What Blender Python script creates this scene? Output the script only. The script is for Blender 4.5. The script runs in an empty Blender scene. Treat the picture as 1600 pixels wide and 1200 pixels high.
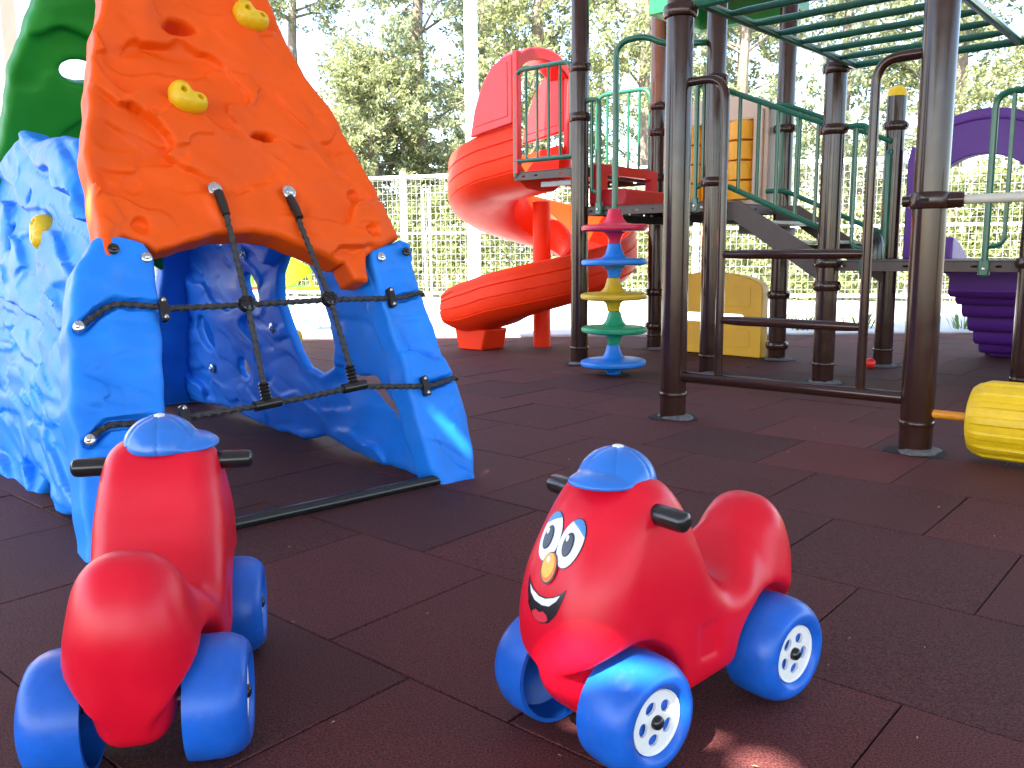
import bpy, bmesh, math, random
import numpy as np
from mathutils import Vector, Matrix
from mathutils.geometry import delaunay_2d_cdt
from mathutils.bvhtree import BVHTree

random.seed(4); rng = np.random.default_rng(4)
S = bpy.context.scene
COL = S.collection
PI = math.pi

# ------------------------------------------------------------------ camera, sky, sun, exposure
cam_d = bpy.data.cameras.new('camera'); cam = bpy.data.objects.new('camera', cam_d); COL.objects.link(cam)
cam_d.sensor_width = 36.0; cam_d.lens = 1350 / 1600 * 36; cam_d.clip_start = 0.02; cam_d.clip_end = 2000
_p = math.atan(205 / 1350); _r = math.radians(.5)
_f = Vector((0, math.cos(_p), -math.sin(_p))); _u0 = Vector((0, math.sin(_p), math.cos(_p))); _r0 = Vector((1, 0, 0))
_rt = _r0 * math.cos(_r) - _u0 * math.sin(_r); _up = _u0 * math.cos(_r) + _r0 * math.sin(_r)
cam.matrix_world = Matrix(((_rt.x, _up.x, -_f.x, 0), (_rt.y, _up.y, -_f.y, 0), (_rt.z, _up.z, -_f.z, .75), (0, 0, 0, 1)))
S.camera = cam

SUN_EL, SUN_AZ = 50.0, 216.0        # direction TO the sun: azimuth clockwise from +Y
sun_dir = Vector((math.sin(math.radians(SUN_AZ)) * math.cos(math.radians(SUN_EL)),
                  math.cos(math.radians(SUN_AZ)) * math.cos(math.radians(SUN_EL)), math.sin(math.radians(SUN_EL))))
W = bpy.data.worlds.new('World'); S.world = W; W.use_nodes = True
nt = W.node_tree; bg = nt.nodes['Background']
sky = nt.nodes.new('ShaderNodeTexSky'); sky.sky_type = 'NISHITA'; sky.sun_disc = False
sky.sun_elevation = math.radians(SUN_EL); sky.sun_rotation = math.radians(SUN_AZ)
sky.air_density = 1.0; sky.dust_density = 1.5; sky.ozone_density = 1.0
nt.links.new(sky.outputs[0], bg.inputs[0]); bg.inputs[1].default_value = 0.15
sl = bpy.data.lights.new('sun', 'SUN'); sl.energy = 5.0; sl.angle = math.radians(.53); sl.color = (1, .95, .86)
so = bpy.data.objects.new('sun', sl); COL.objects.link(so)
so.rotation_euler = sun_dir.to_track_quat('Z', 'Y').to_euler()
S.view_settings.view_transform = 'Standard'; S.view_settings.look = 'None'
S.view_settings.gamma = 1; S.view_settings.use_curve_mapping = False
S.view_settings.exposure = 2.65
S.cycles.max_bounces = 8; S.cycles.diffuse_bounces = 5; S.cycles.glossy_bounces = 4; S.cycles.transmission_bounces = 4

# ------------------------------------------------------------------ helpers
def V3(*a): return np.array(a, float)

class MB:
    """collects vertices and faces of one mesh"""
    def __init__(s): s.v = []; s.f = []
    def add(s, vs, fs):
        o = len(s.v); s.v.extend([tuple(map(float, p)) for p in vs]); s.f.extend([tuple(i + o for i in f) for f in fs])
        return s
    def box(s, c, size, ax=None):
        c = np.array(c, float); ax = np.eye(3) if ax is None else np.array(ax, float)
        P = [c + ax[0] * (i - .5) * size[0] + ax[1] * (j - .5) * size[1] + ax[2] * (k - .5) * size[2] for k in (0, 1) for j in (0, 1) for i in (0, 1)]
        F = [(0, 2, 3, 1), (4, 5, 7, 6), (0, 1, 5, 4), (2, 6, 7, 3), (0, 4, 6, 2), (1, 3, 7, 5)]
        if np.dot(np.cross(ax[0], ax[1]), ax[2]) < 0: F = [tuple(reversed(f)) for f in F]
        return s.add(P, F)
    def prism(s, poly, O, e1, e2, n, w0, w1, holes=()):
        """2D polygon (with holes) in plane O,e1,e2 extruded along n from w0 to w1"""
        O, e1, e2, n = [np.array(a, float) for a in (O, e1, e2, n)]
        loops = [list(poly)] + [list(h) for h in holes]
        pts = [Vector(p) for l in loops for p in l]; fl = []; k = 0
        for l in loops: fl.append(list(range(k, k + len(l)))); k += len(l)
        if len(loops) == 1:
            ov, of = pts, None
        r = delaunay_2d_cdt(pts, [], fl, 2, 1e-6)
        ov, oe, of = r[0], r[1], r[2]
        N = len(ov)
        A = [O + e1 * p[0] + e2 * p[1] + n * w1 for p in ov]; B = [O + e1 * p[0] + e2 * p[1] + n * w0 for p in ov]
        F = []
        cnt = {}
        for f in of:
            a = sum(ov[f[i]][0] * ov[f[(i + 1) % len(f)]][1] - ov[f[(i + 1) % len(f)]][0] * ov[f[i]][1] for i in range(len(f)))
            f = list(f) if a > 0 else list(reversed(f))
            F.append(tuple(f)); F.append(tuple(i + N for i in reversed(f)))
            for i in range(len(f)):
                e = (f[i], f[(i + 1) % len(f)]); cnt[e] = 1
        for (a, b) in list(cnt):
            if (b, a) not in cnt: F.append((b, a, a + N, b + N))
        if np.dot(np.cross(e1, e2), n) < 0: F = [tuple(reversed(f)) for f in F]
        return s.add(A + B, F)
    def tube(s, path, r, seg=12, closed=False, caps=True, rmod=None):
        P = np.array(path, float); n = len(P)
        T = np.zeros_like(P)
        if closed: T = np.roll(P, -1, 0) - np.roll(P, 1, 0)
        else:
            T[1:-1] = P[2:] - P[:-2]; T[0] = P[1] - P[0]; T[-1] = P[-1] - P[-2]
        T /= np.linalg.norm(T, axis=1)[:, None] + 1e-12
        a = np.array((0, 0, 1.)) if abs(T[0][2]) < .9 else np.array((1., 0, 0))
        N = np.cross(T[0], a); N /= np.linalg.norm(N)
        vs = []; L = 0
        for i in range(n):
            if i:
                N = N - T[i] * np.dot(N, T[i]); N /= np.linalg.norm(N); L += np.linalg.norm(P[i] - P[i - 1])
            Bn = np.cross(T[i], N)
            rr = r[i] if hasattr(r, '__len__') else r
            for k in range(seg):
                t = 2 * PI * k / seg; q = rr * (rmod(t, L) if rmod else 1)
                vs.append(P[i] + N * q * math.cos(t) + Bn * q * math.sin(t))
        fs = []
        for i in range(n if closed else n - 1):
            j = (i + 1) % n
            for k in range(seg):
                l = (k + 1) % seg; fs.append((i * seg + k, i * seg + l, j * seg + l, j * seg + k))
        if caps and not closed:
            fs.append(tuple(reversed(range(seg)))); fs.append(tuple(range((n - 1) * seg, n * seg)))
        return s.add(vs, fs)
    def lathe(s, prof, O=(0, 0, 0), axis=(0, 0, 1), seg=24, rmod=None):
        """prof: list of (radius, height along axis)"""
        O = np.array(O, float); A = np.array(axis, float); A /= np.linalg.norm(A)
        h = np.array((0, 0, 1.)) if abs(A[2]) < .9 else np.array((1., 0, 0))
        X = np.cross(h, A); X /= np.linalg.norm(X); Y = np.cross(A, X)
        vs = []
        for (r, z) in prof:
            for k in range(seg):
                t = 2 * PI * k / seg; q = r * (rmod(t, z) if rmod else 1)
                vs.append(O + A * z + X * q * math.cos(t) + Y * q * math.sin(t))
        fs = []
        for i in range(len(prof) - 1):
            for k in range(seg):
                l = (k + 1) % seg; fs.append((i * seg + k, i * seg + l, (i + 1) * seg + l, (i + 1) * seg + k))
        fs.append(tuple(reversed(range(seg)))); fs.append(tuple(range((len(prof) - 1) * seg, len(prof) * seg)))
        return s.add(vs, fs)
    def mesh(s, name, smooth=35):
        m = bpy.data.meshes.new(name); m.from_pydata(s.v, [], s.f); m.validate(verbose=False)
        if smooth:
            m.polygons.foreach_set('use_smooth', [True] * len(m.polygons)); m.set_sharp_from_angle(angle=math.radians(smooth))
        m.update(); return m

def npmesh(name, v, f, smooth=None):
    """fast mesh from arrays of quads or triangles"""
    v = np.asarray(v, np.float32); f = np.asarray(f, np.int32); k = f.shape[1]
    m = bpy.data.meshes.new(name)
    m.vertices.add(len(v)); m.vertices.foreach_set('co', v.ravel())
    m.loops.add(f.size); m.loops.foreach_set('vertex_index', f.ravel())
    m.polygons.add(len(f)); m.polygons.foreach_set('loop_start', np.arange(0, f.size, k, dtype=np.int32))
    m.update(calc_edges=True); m.validate()
    if smooth:
        m.polygons.foreach_set('use_smooth', [True] * len(m.polygons))
        if smooth < 180: m.set_sharp_from_angle(angle=math.radians(smooth))
    return m

ORIG = {}
def thing(name, label, cat, loc=(0, 0, 0), group=None):
    o = bpy.data.objects.new(name, None); COL.objects.link(o); o.location = loc; o.empty_display_size = .1
    o['label'] = label; o['category'] = cat
    if group: o['group'] = group
    ORIG[o.name] = Vector(loc)
    return o

def obj(name, mb, mat, parent=None, smooth=35, bevel=0, label=None, local=False, kind=None):
    m = mb.mesh(name, smooth) if isinstance(mb, MB) else mb
    if mat is not None and len(m.materials) == 0: m.materials.append(mat)
    o = bpy.data.objects.new(name, m); COL.objects.link(o)
    if parent is not None:
        o.parent = parent
        if not local and parent.name in ORIG: o.matrix_parent_inverse = Matrix.Translation(-ORIG[parent.name])
    if bevel:
        b = o.modifiers.new('bevel', 'BEVEL'); b.width = bevel; b.segments = 2; b.limit_method = 'ANGLE'; b.angle_limit = math.radians(40)
        b.harden_normals = False
    if label: o['label'] = label
    if kind: o['kind'] = kind
    return o

def tag(o, label, cat, group=None):
    o['label'] = label; o['category'] = cat
    if group: o['group'] = group
    return o

def dup_tree(root):
    r = root.copy(); COL.objects.link(r)
    for ch in list(root.children):
        c = dup_tree(ch); c.parent = r; c.matrix_parent_inverse = ch.matrix_parent_inverse.copy()
    return r

def fillet(pts, R, n=6):
    P = [np.array(p, float) for p in pts]; out = [P[0]]
    for i in range(1, len(P) - 1):
        a, b, c = P[i - 1], P[i], P[i + 1]
        d1 = a - b; d2 = c - b; l1 = np.linalg.norm(d1); l2 = np.linalg.norm(d2)
        q = min(R, l1 * .49, l2 * .49); s = b + d1 / l1 * q; e = b + d2 / l2 * q
        for k in range(n + 1):
            t = k / n; out.append(s * (1 - t) ** 2 + b * 2 * t * (1 - t) + e * t * t)
    out.append(P[-1]); return out

def arc(cx, cy, rx, ry, a0, a1, n):
    return [(cx + rx * math.cos(math.radians(a0 + (a1 - a0) * k / n)), cy + ry * math.sin(math.radians(a0 + (a1 - a0) * k / n))) for k in range(n + 1)]
def ell(cx, cy, rx, ry, n=20, rot=0):
    c, s = math.cos(rot), math.sin(rot); o = []
    for k in range(n):
        t = 2 * PI * k / n; x, y = rx * math.cos(t), ry * math.sin(t); o.append((cx + x * c - y * s, cy + x * s + y * c))
    return o
def rrect(x0, y0, x1, y1, r, n=4):
    return arc(x1 - r, y0 + r, r, r, -90, 0, n) + arc(x1 - r, y1 - r, r, r, 0, 90, n) + arc(x0 + r, y1 - r, r, r, 90, 180, n) + arc(x0 + r, y0 + r, r, r, 180, 270, n)
def catmull(pts, n=6):
    P = np.array(pts, float); N = len(P); out = []
    for i in range(N):
        a, b, c, d = P[i - 1], P[i], P[(i + 1) % N], P[(i + 2) % N]
        for k in range(n):
            t = k / n
            out.append(.5 * (2 * b + (c - a) * t + (2 * a - 5 * b + 4 * c - d) * t * t + (3 * b - a - 3 * c + d) * t ** 3))
    return np.array(out)

# ---- signed distance of polygons and surface nets (moulded plastic shapes)
def sdpoly(X, Y, poly):
    P = np.array(poly, float); d = np.full(X.shape, 1e9); s = np.zeros(X.shape, bool)
    for i in range(len(P)):
        a = P[i]; b = P[(i + 1) % len(P)]
        ex, ey = b - a; wx, wy = X - a[0], Y - a[1]
        t = np.clip((wx * ex + wy * ey) / (ex * ex + ey * ey + 1e-12), 0, 1)
        d = np.minimum(d, (wx - ex * t) ** 2 + (wy - ey * t) ** 2)
        c = ((a[1] <= Y) & (b[1] > Y)) | ((b[1] <= Y) & (a[1] > Y))
        with np.errstate(divide='ignore', invalid='ignore'):
            xi = a[0] + (Y - a[1]) * ex / (ey if ey != 0 else 1e-12)
        s ^= c & (X < xi)
    d = np.sqrt(d); return np.where(s, -d, d)
def smin(a, b, k):
    h = np.clip(.5 + .5 * (b - a) / k, 0, 1); return b * (1 - h) + a * h - k * h * (1 - h)
def smax(a, b, k): return -smin(-a, -b, k)
def sstep(x, a, b):
    t = np.clip((x - a) / (b - a), 0, 1); return t * t * (3 - 2 * t)

def surface_nets(F, lo, h, relax=0):
    F = np.asarray(F, float); nx, ny, nz = F.shape
    ins = F < 0
    c = np.zeros((nx - 1, ny - 1, nz - 1), int)
    offs = [(i, j, k) for i in (0, 1) for j in (0, 1) for k in (0, 1)]
    for (i, j, k) in offs: c += ins[i:nx - 1 + i, j:ny - 1 + j, k:nz - 1 + k]
    act = (c > 0) & (c < 8); idx = np.argwhere(act)
    ids = -np.ones(act.shape, int); ids[act] = np.arange(len(idx))
    acc = np.zeros((len(idx), 3)); cnt = np.zeros(len(idx))
    I = idx
    for a in range(3):
        o = [q for q in offs if q[a] == 0]
        for q in o:
            q2 = list(q); q2[a] = 1
            f0 = F[I[:, 0] + q[0], I[:, 1] + q[1], I[:, 2] + q[2]]; f1 = F[I[:, 0] + q2[0], I[:, 1] + q2[1], I[:, 2] + q2[2]]
            m = (f0 < 0) != (f1 < 0); t = np.where(m, f0 / np.where(m, f0 - f1, 1), 0)
            p = np.tile(np.array(q, float), (len(I), 1)); p[:, a] = t
            acc[m] += p[m]; cnt[m] += 1
    v = (idx + acc / np.maximum(cnt, 1)[:, None]) * h + np.array(lo)
    quads = []
    for a in range(3):
        b, d = (a + 1) % 3, (a + 2) % 3
        sl0 = [slice(None)] * 3; sl1 = [slice(None)] * 3
        sl0[a] = slice(0, -1); sl1[a] = slice(1, None)
        e = np.argwhere(ins[tuple(sl0)] != ins[tuple(sl1)])
        e = e[(e[:, b] > 0) & (e[:, d] > 0) & (e[:, b] < F.shape[b] - 1) & (e[:, d] < F.shape[d] - 1)]
        def cid(db, dd):
            q = e.copy(); q[:, b] += db; q[:, d] += dd; return ids[q[:, 0], q[:, 1], q[:, 2]]
        Q = np.stack([cid(-1, -1), cid(0, -1), cid(0, 0), cid(-1, 0)], 1)
        fl = ~ins[e[:, 0], e[:, 1], e[:, 2]]
        Q[fl] = Q[fl][:, ::-1]
        quads.append(Q)
    Q = np.concatenate(quads); Q = Q[(Q >= 0).all(1)]
    for _ in range(relax):
        s = np.zeros_like(v); n = np.zeros(len(v))
        for i in range(4):
            a, b = Q[:, i], Q[:, (i + 1) % 4]
            np.add.at(s, a, v[b]); np.add.at(n, a, 1); np.add.at(s, b, v[a]); np.add.at(n, b, 1)
        v = v * .4 + .6 * s / np.maximum(n, 1)[:, None]
    return v, Q

def grid3(lo, hi, h):
    ax = [np.arange(lo[i], hi[i] + h, h) for i in range(3)]
    return np.meshgrid(*ax, indexing='ij')

# ------------------------------------------------------------------ materials
def nodes(m): return m.node_tree.nodes, m.node_tree.links
def mat(name, col, rough=.45, var=.12, scale=9., bump=.0, bscale=180., spec=.5, coat=0., metal=0., dirt=0., objspace=True, trans=None, var_hue=None):
    m = bpy.data.materials.new(name); m.use_nodes = True
    N, L = nodes(m); b = N['Principled BSDF']
    tc = N.new('ShaderNodeTexCoord'); src = tc.outputs['Object' if objspace else 'Generated']
    nz = N.new('ShaderNodeTexNoise'); nz.inputs['Scale'].default_value = scale; nz.inputs['Detail'].default_value = 6; nz.inputs['Roughness'].default_value = .6
    L.new(src, nz.inputs['Vector'])
    rp = N.new('ShaderNodeValToRGB'); rp.color_ramp.elements[0].position = .3; rp.color_ramp.elements[1].position = .7
    c = np.array(col); c2 = np.array(var_hue) if var_hue is not None else c * (1 + var)
    rp.color_ramp.elements[0].color = (*np.clip(c * (1 - var), 0, 1), 1); rp.color_ramp.elements[1].color = (*np.clip(c2, 0, 1), 1)
    L.new(nz.outputs['Fac'], rp.inputs[0]); out = rp.outputs[0]
    if dirt:
        n2 = N.new('ShaderNodeTexNoise'); n2.inputs['Scale'].default_value = scale * 2.7; n2.inputs['Detail'].default_value = 9; n2.inputs['Roughness'].default_value = .75
        L.new(src, n2.inputs['Vector'])
        r2 = N.new('ShaderNodeValToRGB'); r2.color_ramp.elements[0].position = .55; r2.color_ramp.elements[1].position = .72
        r2.color_ramp.elements[0].color = (0, 0, 0, 1); r2.color_ramp.elements[1].color = (dirt, dirt, dirt, 1); L.new(n2.outputs['Fac'], r2.inputs[0])
        mx = N.new('ShaderNodeMix'); mx.data_type = 'RGBA'; L.new(r2.outputs[0], mx.inputs[0]); L.new(out, mx.inputs[6])
        mx.inputs[7].default_value = (.30, .27, .24, 1); out = mx.outputs[2]
    L.new(out, b.inputs['Base Color'])
    n3 = N.new('ShaderNodeTexNoise'); n3.inputs['Scale'].default_value = scale * 4; n3.inputs['Detail'].default_value = 5; L.new(src, n3.inputs['Vector'])
    mr = N.new('ShaderNodeMapRange'); mr.inputs[3].default_value = max(rough - .1, .03); mr.inputs[4].default_value = min(rough + .12, 1); L.new(n3.outputs['Fac'], mr.inputs[0])
    L.new(mr.outputs[0], b.inputs['Roughness'])
    b.inputs['Specular IOR Level'].default_value = spec; b.inputs['Metallic'].default_value = metal
    b.inputs['Coat Weight'].default_value = coat; b.inputs['Coat Roughness'].default_value = .12
    if bump:
        nb = N.new('ShaderNodeTexNoise'); nb.inputs['Scale'].default_value = bscale; nb.inputs['Detail'].default_value = 3; L.new(src, nb.inputs['Vector'])
        bp = N.new('ShaderNodeBump'); bp.inputs['Strength'].default_value = bump; bp.inputs['Distance'].default_value = .002
        L.new(nb.outputs['Fac'], bp.inputs['Height']); L.new(bp.outputs[0], b.inputs['Normal'])
    return m

def rubber_mat(name, c0, c1):
    m = bpy.data.materials.new(name); m.use_nodes = True; N, L = nodes(m); b = N['Principled BSDF']
    g = N.new('ShaderNodeNewGeometry'); oi = N.new('ShaderNodeObjectInfo')
    vo = N.new('ShaderNodeTexNoise'); vo.inputs['Scale'].default_value = 300; vo.inputs['Detail'].default_value = 3; L.new(g.outputs['Position'], vo.inputs['Vector'])
    lg = N.new('ShaderNodeTexNoise'); lg.inputs['Scale'].default_value = 2.2; lg.inputs['Detail'].default_value = 7; lg.inputs['Roughness'].default_value = .65; L.new(g.outputs['Position'], lg.inputs['Vector'])
    ad = N.new('ShaderNodeMath'); ad.operation = 'ADD'; L.new(oi.outputs['Random'], ad.inputs[0]); L.new(lg.outputs['Fac'], ad.inputs[1])
    r1 = N.new('ShaderNodeMapRange'); r1.inputs[1].default_value = .35; r1.inputs[2].default_value = 1.65; L.new(ad.outputs[0], r1.inputs[0])
    mx = N.new('ShaderNodeMix'); mx.data_type = 'RGBA'; L.new(r1.outputs[0], mx.inputs[0]); mx.inputs[6].default_value = (*c0, 1); mx.inputs[7].default_value = (*c1, 1)
    r2 = N.new('ShaderNodeValToRGB'); r2.color_ramp.elements[0].position = .36; r2.color_ramp.elements[1].position = .68
    r2.color_ramp.elements[0].color = (.42, .42, .42, 1); r2.color_ramp.elements[1].color = (1.8, 1.75, 1.75, 1); L.new(vo.outputs['Fac'], r2.inputs[0])
    mu = N.new('ShaderNodeMix'); mu.data_type = 'RGBA'; mu.blend_type = 'MULTIPLY'; mu.inputs[0].default_value = 1; L.new(mx.outputs[2], mu.inputs[6]); L.new(r2.outputs[0], mu.inputs[7])
    L.new(mu.outputs[2], b.inputs['Base Color']); b.inputs['Roughness'].default_value = .75; b.inputs['Specular IOR Level'].default_value = .22
    bp = N.new('ShaderNodeBump'); bp.inputs['Strength'].default_value = .55; bp.inputs['Distance'].default_value = .003; L.new(vo.outputs['Fac'], bp.inputs['Height']); L.new(bp.outputs[0], b.inputs['Normal'])
    return m

def leaf_mat(name, c0, c1, tr=.42):
    m = bpy.data.materials.new(name); m.use_nodes = True; N, L = nodes(m); b = N['Principled BSDF']
    g = N.new('ShaderNodeNewGeometry'); nz = N.new('ShaderNodeTexNoise'); nz.inputs['Scale'].default_value = 2.4; nz.inputs['Detail'].default_value = 5; L.new(g.outputs['Position'], nz.inputs['Vector'])
    mm = N.new('ShaderNodeMath'); mm.operation = 'ADD'; L.new(g.outputs['Random Per Island'], mm.inputs[0]); L.new(nz.outputs['Fac'], mm.inputs[1])
    rp = N.new('ShaderNodeValToRGB'); rp.color_ramp.elements[0].position = .3; rp.color_ramp.elements[1].position = 1.0
    mr = N.new('ShaderNodeMath'); mr.operation = 'MULTIPLY'; mr.inputs[1].default_value = .6; L.new(mm.outputs[0], mr.inputs[0]); L.new(mr.outputs[0], rp.inputs[0])
    rp.color_ramp.elements[0].color = (*c0, 1); rp.color_ramp.elements[1].color = (*c1, 1)
    L.new(rp.outputs[0], b.inputs['Base Color']); b.inputs['Roughness'].default_value = .6; b.inputs['Specular IOR Level'].default_value = .3
    t = N.new('ShaderNodeBsdfTranslucent'); L.new(rp.outputs[0], t.inputs[0])
    mx = N.new('ShaderNodeMixShader'); mx.inputs[0].default_value = tr; L.new(b.outputs[0], mx.inputs[1]); L.new(t.outputs[0], mx.inputs[2])
    L.new(mx.outputs[0], N['Material Output'].inputs[0]); return m

M = {}
M['orange'] = mat('orange_plastic', (.84, .094, .002), .5, .08, 5, bump=.22, bscale=45, dirt=.04, spec=.25)
M['blue'] = mat('sky_blue_plastic', (.012, .225, .86), .45, .16, 5, bump=.2, bscale=45, dirt=.14, spec=.3)
M['green'] = mat('green_plastic', (.008, .24, .02), .5, .12, 5, bump=.6, bscale=30, spec=.3)
M['yellow'] = mat('yellow_plastic', (.78, .50, .008), .42, .08, 20, bump=.2, bscale=300, dirt=.06)
M['toy_red'] = mat('red_plastic', (.66, .004, .022), .34, .08, 6, bump=.08, bscale=500, dirt=.02, spec=.35)
M['toy_blue'] = mat('wheel_blue_plastic', (.008, .105, .52), .34, .2, 12, bump=.08, bscale=200, dirt=.14, spec=.4)
M['cap_blue'] = mat('cap_blue_plastic', (.02, .16, .58), .22, .1, 12, dirt=.06)
M['white'] = mat('white_plastic', (.78, .78, .76), .4, .05, 20, dirt=.08)
M['black'] = mat('black_plastic', (.012, .012, .012), .2, .1, 20)
M['rope'] = mat('black_rope', (.030, .030, .032), .5, .4, 160, bump=.8, bscale=700)
M['steel'] = mat('steel', (.62, .62, .62), .25, .08, 60, metal=1)
M['brown'] = mat('brown_powder_coat', (.034, .0125, .008), .15, .12, 5, spec=.45)
M['brown_plate'] = mat('brown_deck', (.075, .047, .038), .5, .15, 12, bump=.1, bscale=200, dirt=.1)
M['green_tube'] = mat('green_powder_coat', (.008, .105, .058), .3, .12, 12, coat=.25)
M['slide_red'] = mat('slide_red_plastic', (.84, .034, .004), .45, .08, 4, bump=.05, bscale=120, spec=.16)
M['hood_red'] = mat('hood_red_plastic', (.76, .02, .022), .38, .06, 4)
M['panel_red'] = mat('crimson_plastic', (.50, .006, .02), .4, .08, 8)
M['panel_yellow'] = mat('panel_yellow_plastic', (.80, .40, .004), .4, .06, 6, dirt=.05)
M['block_yellow'] = mat('block_yellow_plastic', (.82, .36, .004), .4, .06, 6)
M['beige'] = mat('beige_plastic', (.56, .40, .30), .5, .06, 6)
M['purple'] = mat('purple_plastic', (.10, .020, .25), .45, .08, 6, bump=.1, bscale=200)
M['roof_green'] = mat('roof_green_plastic', (.006, .26, .05), .4, .08, 6)
M['disc_red'] = mat('disc_crimson', (.58, .008, .045), .38, .08, 12, dirt=.12)
M['disc_blue'] = mat('disc_blue', (.012, .20, .68), .38, .08, 12, dirt=.12)
M['disc_yellow'] = mat('disc_mustard', (.62, .38, .01), .4, .08, 12, dirt=.12)
M['disc_green'] = mat('disc_green', (.012, .30, .13), .38, .08, 12, dirt=.12)
M['bar_grey'] = mat('pale_grey_tube', (.52, .50, .44), .4, .06, 12)
M['axle'] = mat('orange_axle', (.75, .28, .01), .4, .1, 20)
M['white_paint'] = mat('white_paint', (.8, .8, .8), .45, .04, 5)
M['wire'] = mat('galvanised_wire', (.34, .34, .34), .45, .05, 5)
M['grey_steel'] = mat('grey_steel', (.35, .38, .42), .4, .1, 10)
M['concrete'] = mat('concrete', (.50, .49, .46), .85, .12, 3, bump=.4, bscale=120)
M['footing'] = mat('footing_concrete', (.12, .12, .12), .9, .45, 60, bump=.6, bscale=150)
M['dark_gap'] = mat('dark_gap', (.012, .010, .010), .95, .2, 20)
M['earth'] = mat('earth', (.20, .17, .11), .95, .3, 1.2)
M['wall'] = mat('beige_render', (.50, .38, .28), .8, .08, 4, bump=.2, bscale=120)
M['wall_tan'] = mat('tan_shutter', (.46, .31, .14), .6, .08, 4)
M['lime'] = mat('lime_plastic', (.22, .44, .004), .4, .05, 8)
M['mint'] = mat('mint_tube', (.42, .66, .56), .4, .05, 8)
M['ball'] = mat('ball_red', (.80, .02, .01), .35, .05, 20)
M['bark'] = mat('bark', (.16, .13, .10), .95, .35, 14, bump=.9, bscale=40)
M['tile'] = rubber_mat('rubber_dark', (.057, .0205, .0205), (.100, .027, .026))
M['tile_red'] = rubber_mat('rubber_red', (.105, .027, .027), (.125, .032, .031))
M['leaf_a'] = leaf_mat('conifer_leaf', (.14, .165, .075), (.44, .46, .22))
M['leaf_b'] = leaf_mat('conifer_leaf_blue', (.12, .15, .085), (.40, .43, .24))
M['leaf_h'] = leaf_mat('hedge_leaf', (.20, .24, .09), (.48, .52, .24))
M['grass'] = leaf_mat('grass_leaf', (.06, .13, .02), (.15, .25, .05))
M['eye_white'] = mat('sticker_white', (.72, .76, .86), .25, .03, 20)
M['sticker_black'] = mat('sticker_black', (.008, .008, .01), .3, .05, 20)
M['sticker_grey'] = mat('sticker_grey', (.05, .045, .055), .3, .05, 20)
M['sticker_blue'] = mat('sticker_blue', (.05, .22, .62), .3, .05, 20)
M['sticker_yellow'] = mat('sticker_yellow', (.78, .40, .01), .28, .08, 20)
M['sticker_orange'] = mat('sticker_orange', (.75, .14, .01), .28, .08, 20)
M['sticker_red'] = mat('sticker_red', (.60, .03, .05), .3, .05, 20)
M['sign'] = mat('silver_plate', (.6, .6, .6), .35, .1, 40, metal=.6)
fm = bpy.data.materials.new('added_canopy_fabric'); fm.use_nodes = True  # fabric of the added canopy, lets part of the sunlight through
_N, _L = nodes(fm); _d = _N['Principled BSDF']; _d.inputs['Base Color'].default_value = (.7, .7, .7, 1); _d.inputs['Roughness'].default_value = .8
_t = _N.new('ShaderNodeBsdfTranslucent'); _t.inputs[0].default_value = (.37, .38, .42, 1)
_w = _N.new('ShaderNodeTexNoise'); _w.inputs['Scale'].default_value = 1.5
_m = _N.new('ShaderNodeMixShader'); _m.inputs[0].default_value = .5
_L.new(_d.outputs[0], _m.inputs[1]); _L.new(_t.outputs[0], _m.inputs[2]); _L.new(_m.outputs[0], _N['Material Output'].inputs[0])
M['fabric'] = fm

# ------------------------------------------------------------------ common directions of the play area
u = np.array((.755, -.656, 0)); v = np.array((.656, .755, 0)); Z = np.array((0, 0, 1.))

def world_to_px(P):
    P = np.atleast_2d(np.array(P, float)) - np.array((0, 0, .75))
    z = P @ np.array(_f); return np.stack([800 + 1350 * (P @ np.array(_rt)) / z, 600 - 1350 * (P @ np.array(_up)) / z, z], 1)

# ------------------------------------------------------------------ ground
g = MB(); R_ = 400
g.add([(-R_, -R_, -.06), (R_, -R_, -.06), (R_, R_, -.06), (-R_, R_, -.06)], [(0, 1, 2, 3)])
o = obj('ground', g, M['earth']); o['kind'] = 'structure'
g = MB(); g.box((1, 12.62, -.02), (34, 9.5, .055)); o = obj('concrete_paving', g, M['concrete'], bevel=.008); o['kind'] = 'structure'
g = MB(); g.box((1, 7.80, -.012), (34, .11, .06)); o = obj('kerb_strip', g, mat('kerb', (.42, .42, .42), .85, .15, 8), bevel=.008); o['kind'] = 'structure'
fl = MB(); fl.box((0, 1.2, -.033), (24, 13.0, .012)); floor = obj('rubber_floor', fl, M['dark_gap']); floor['kind'] = 'structure'

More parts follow.
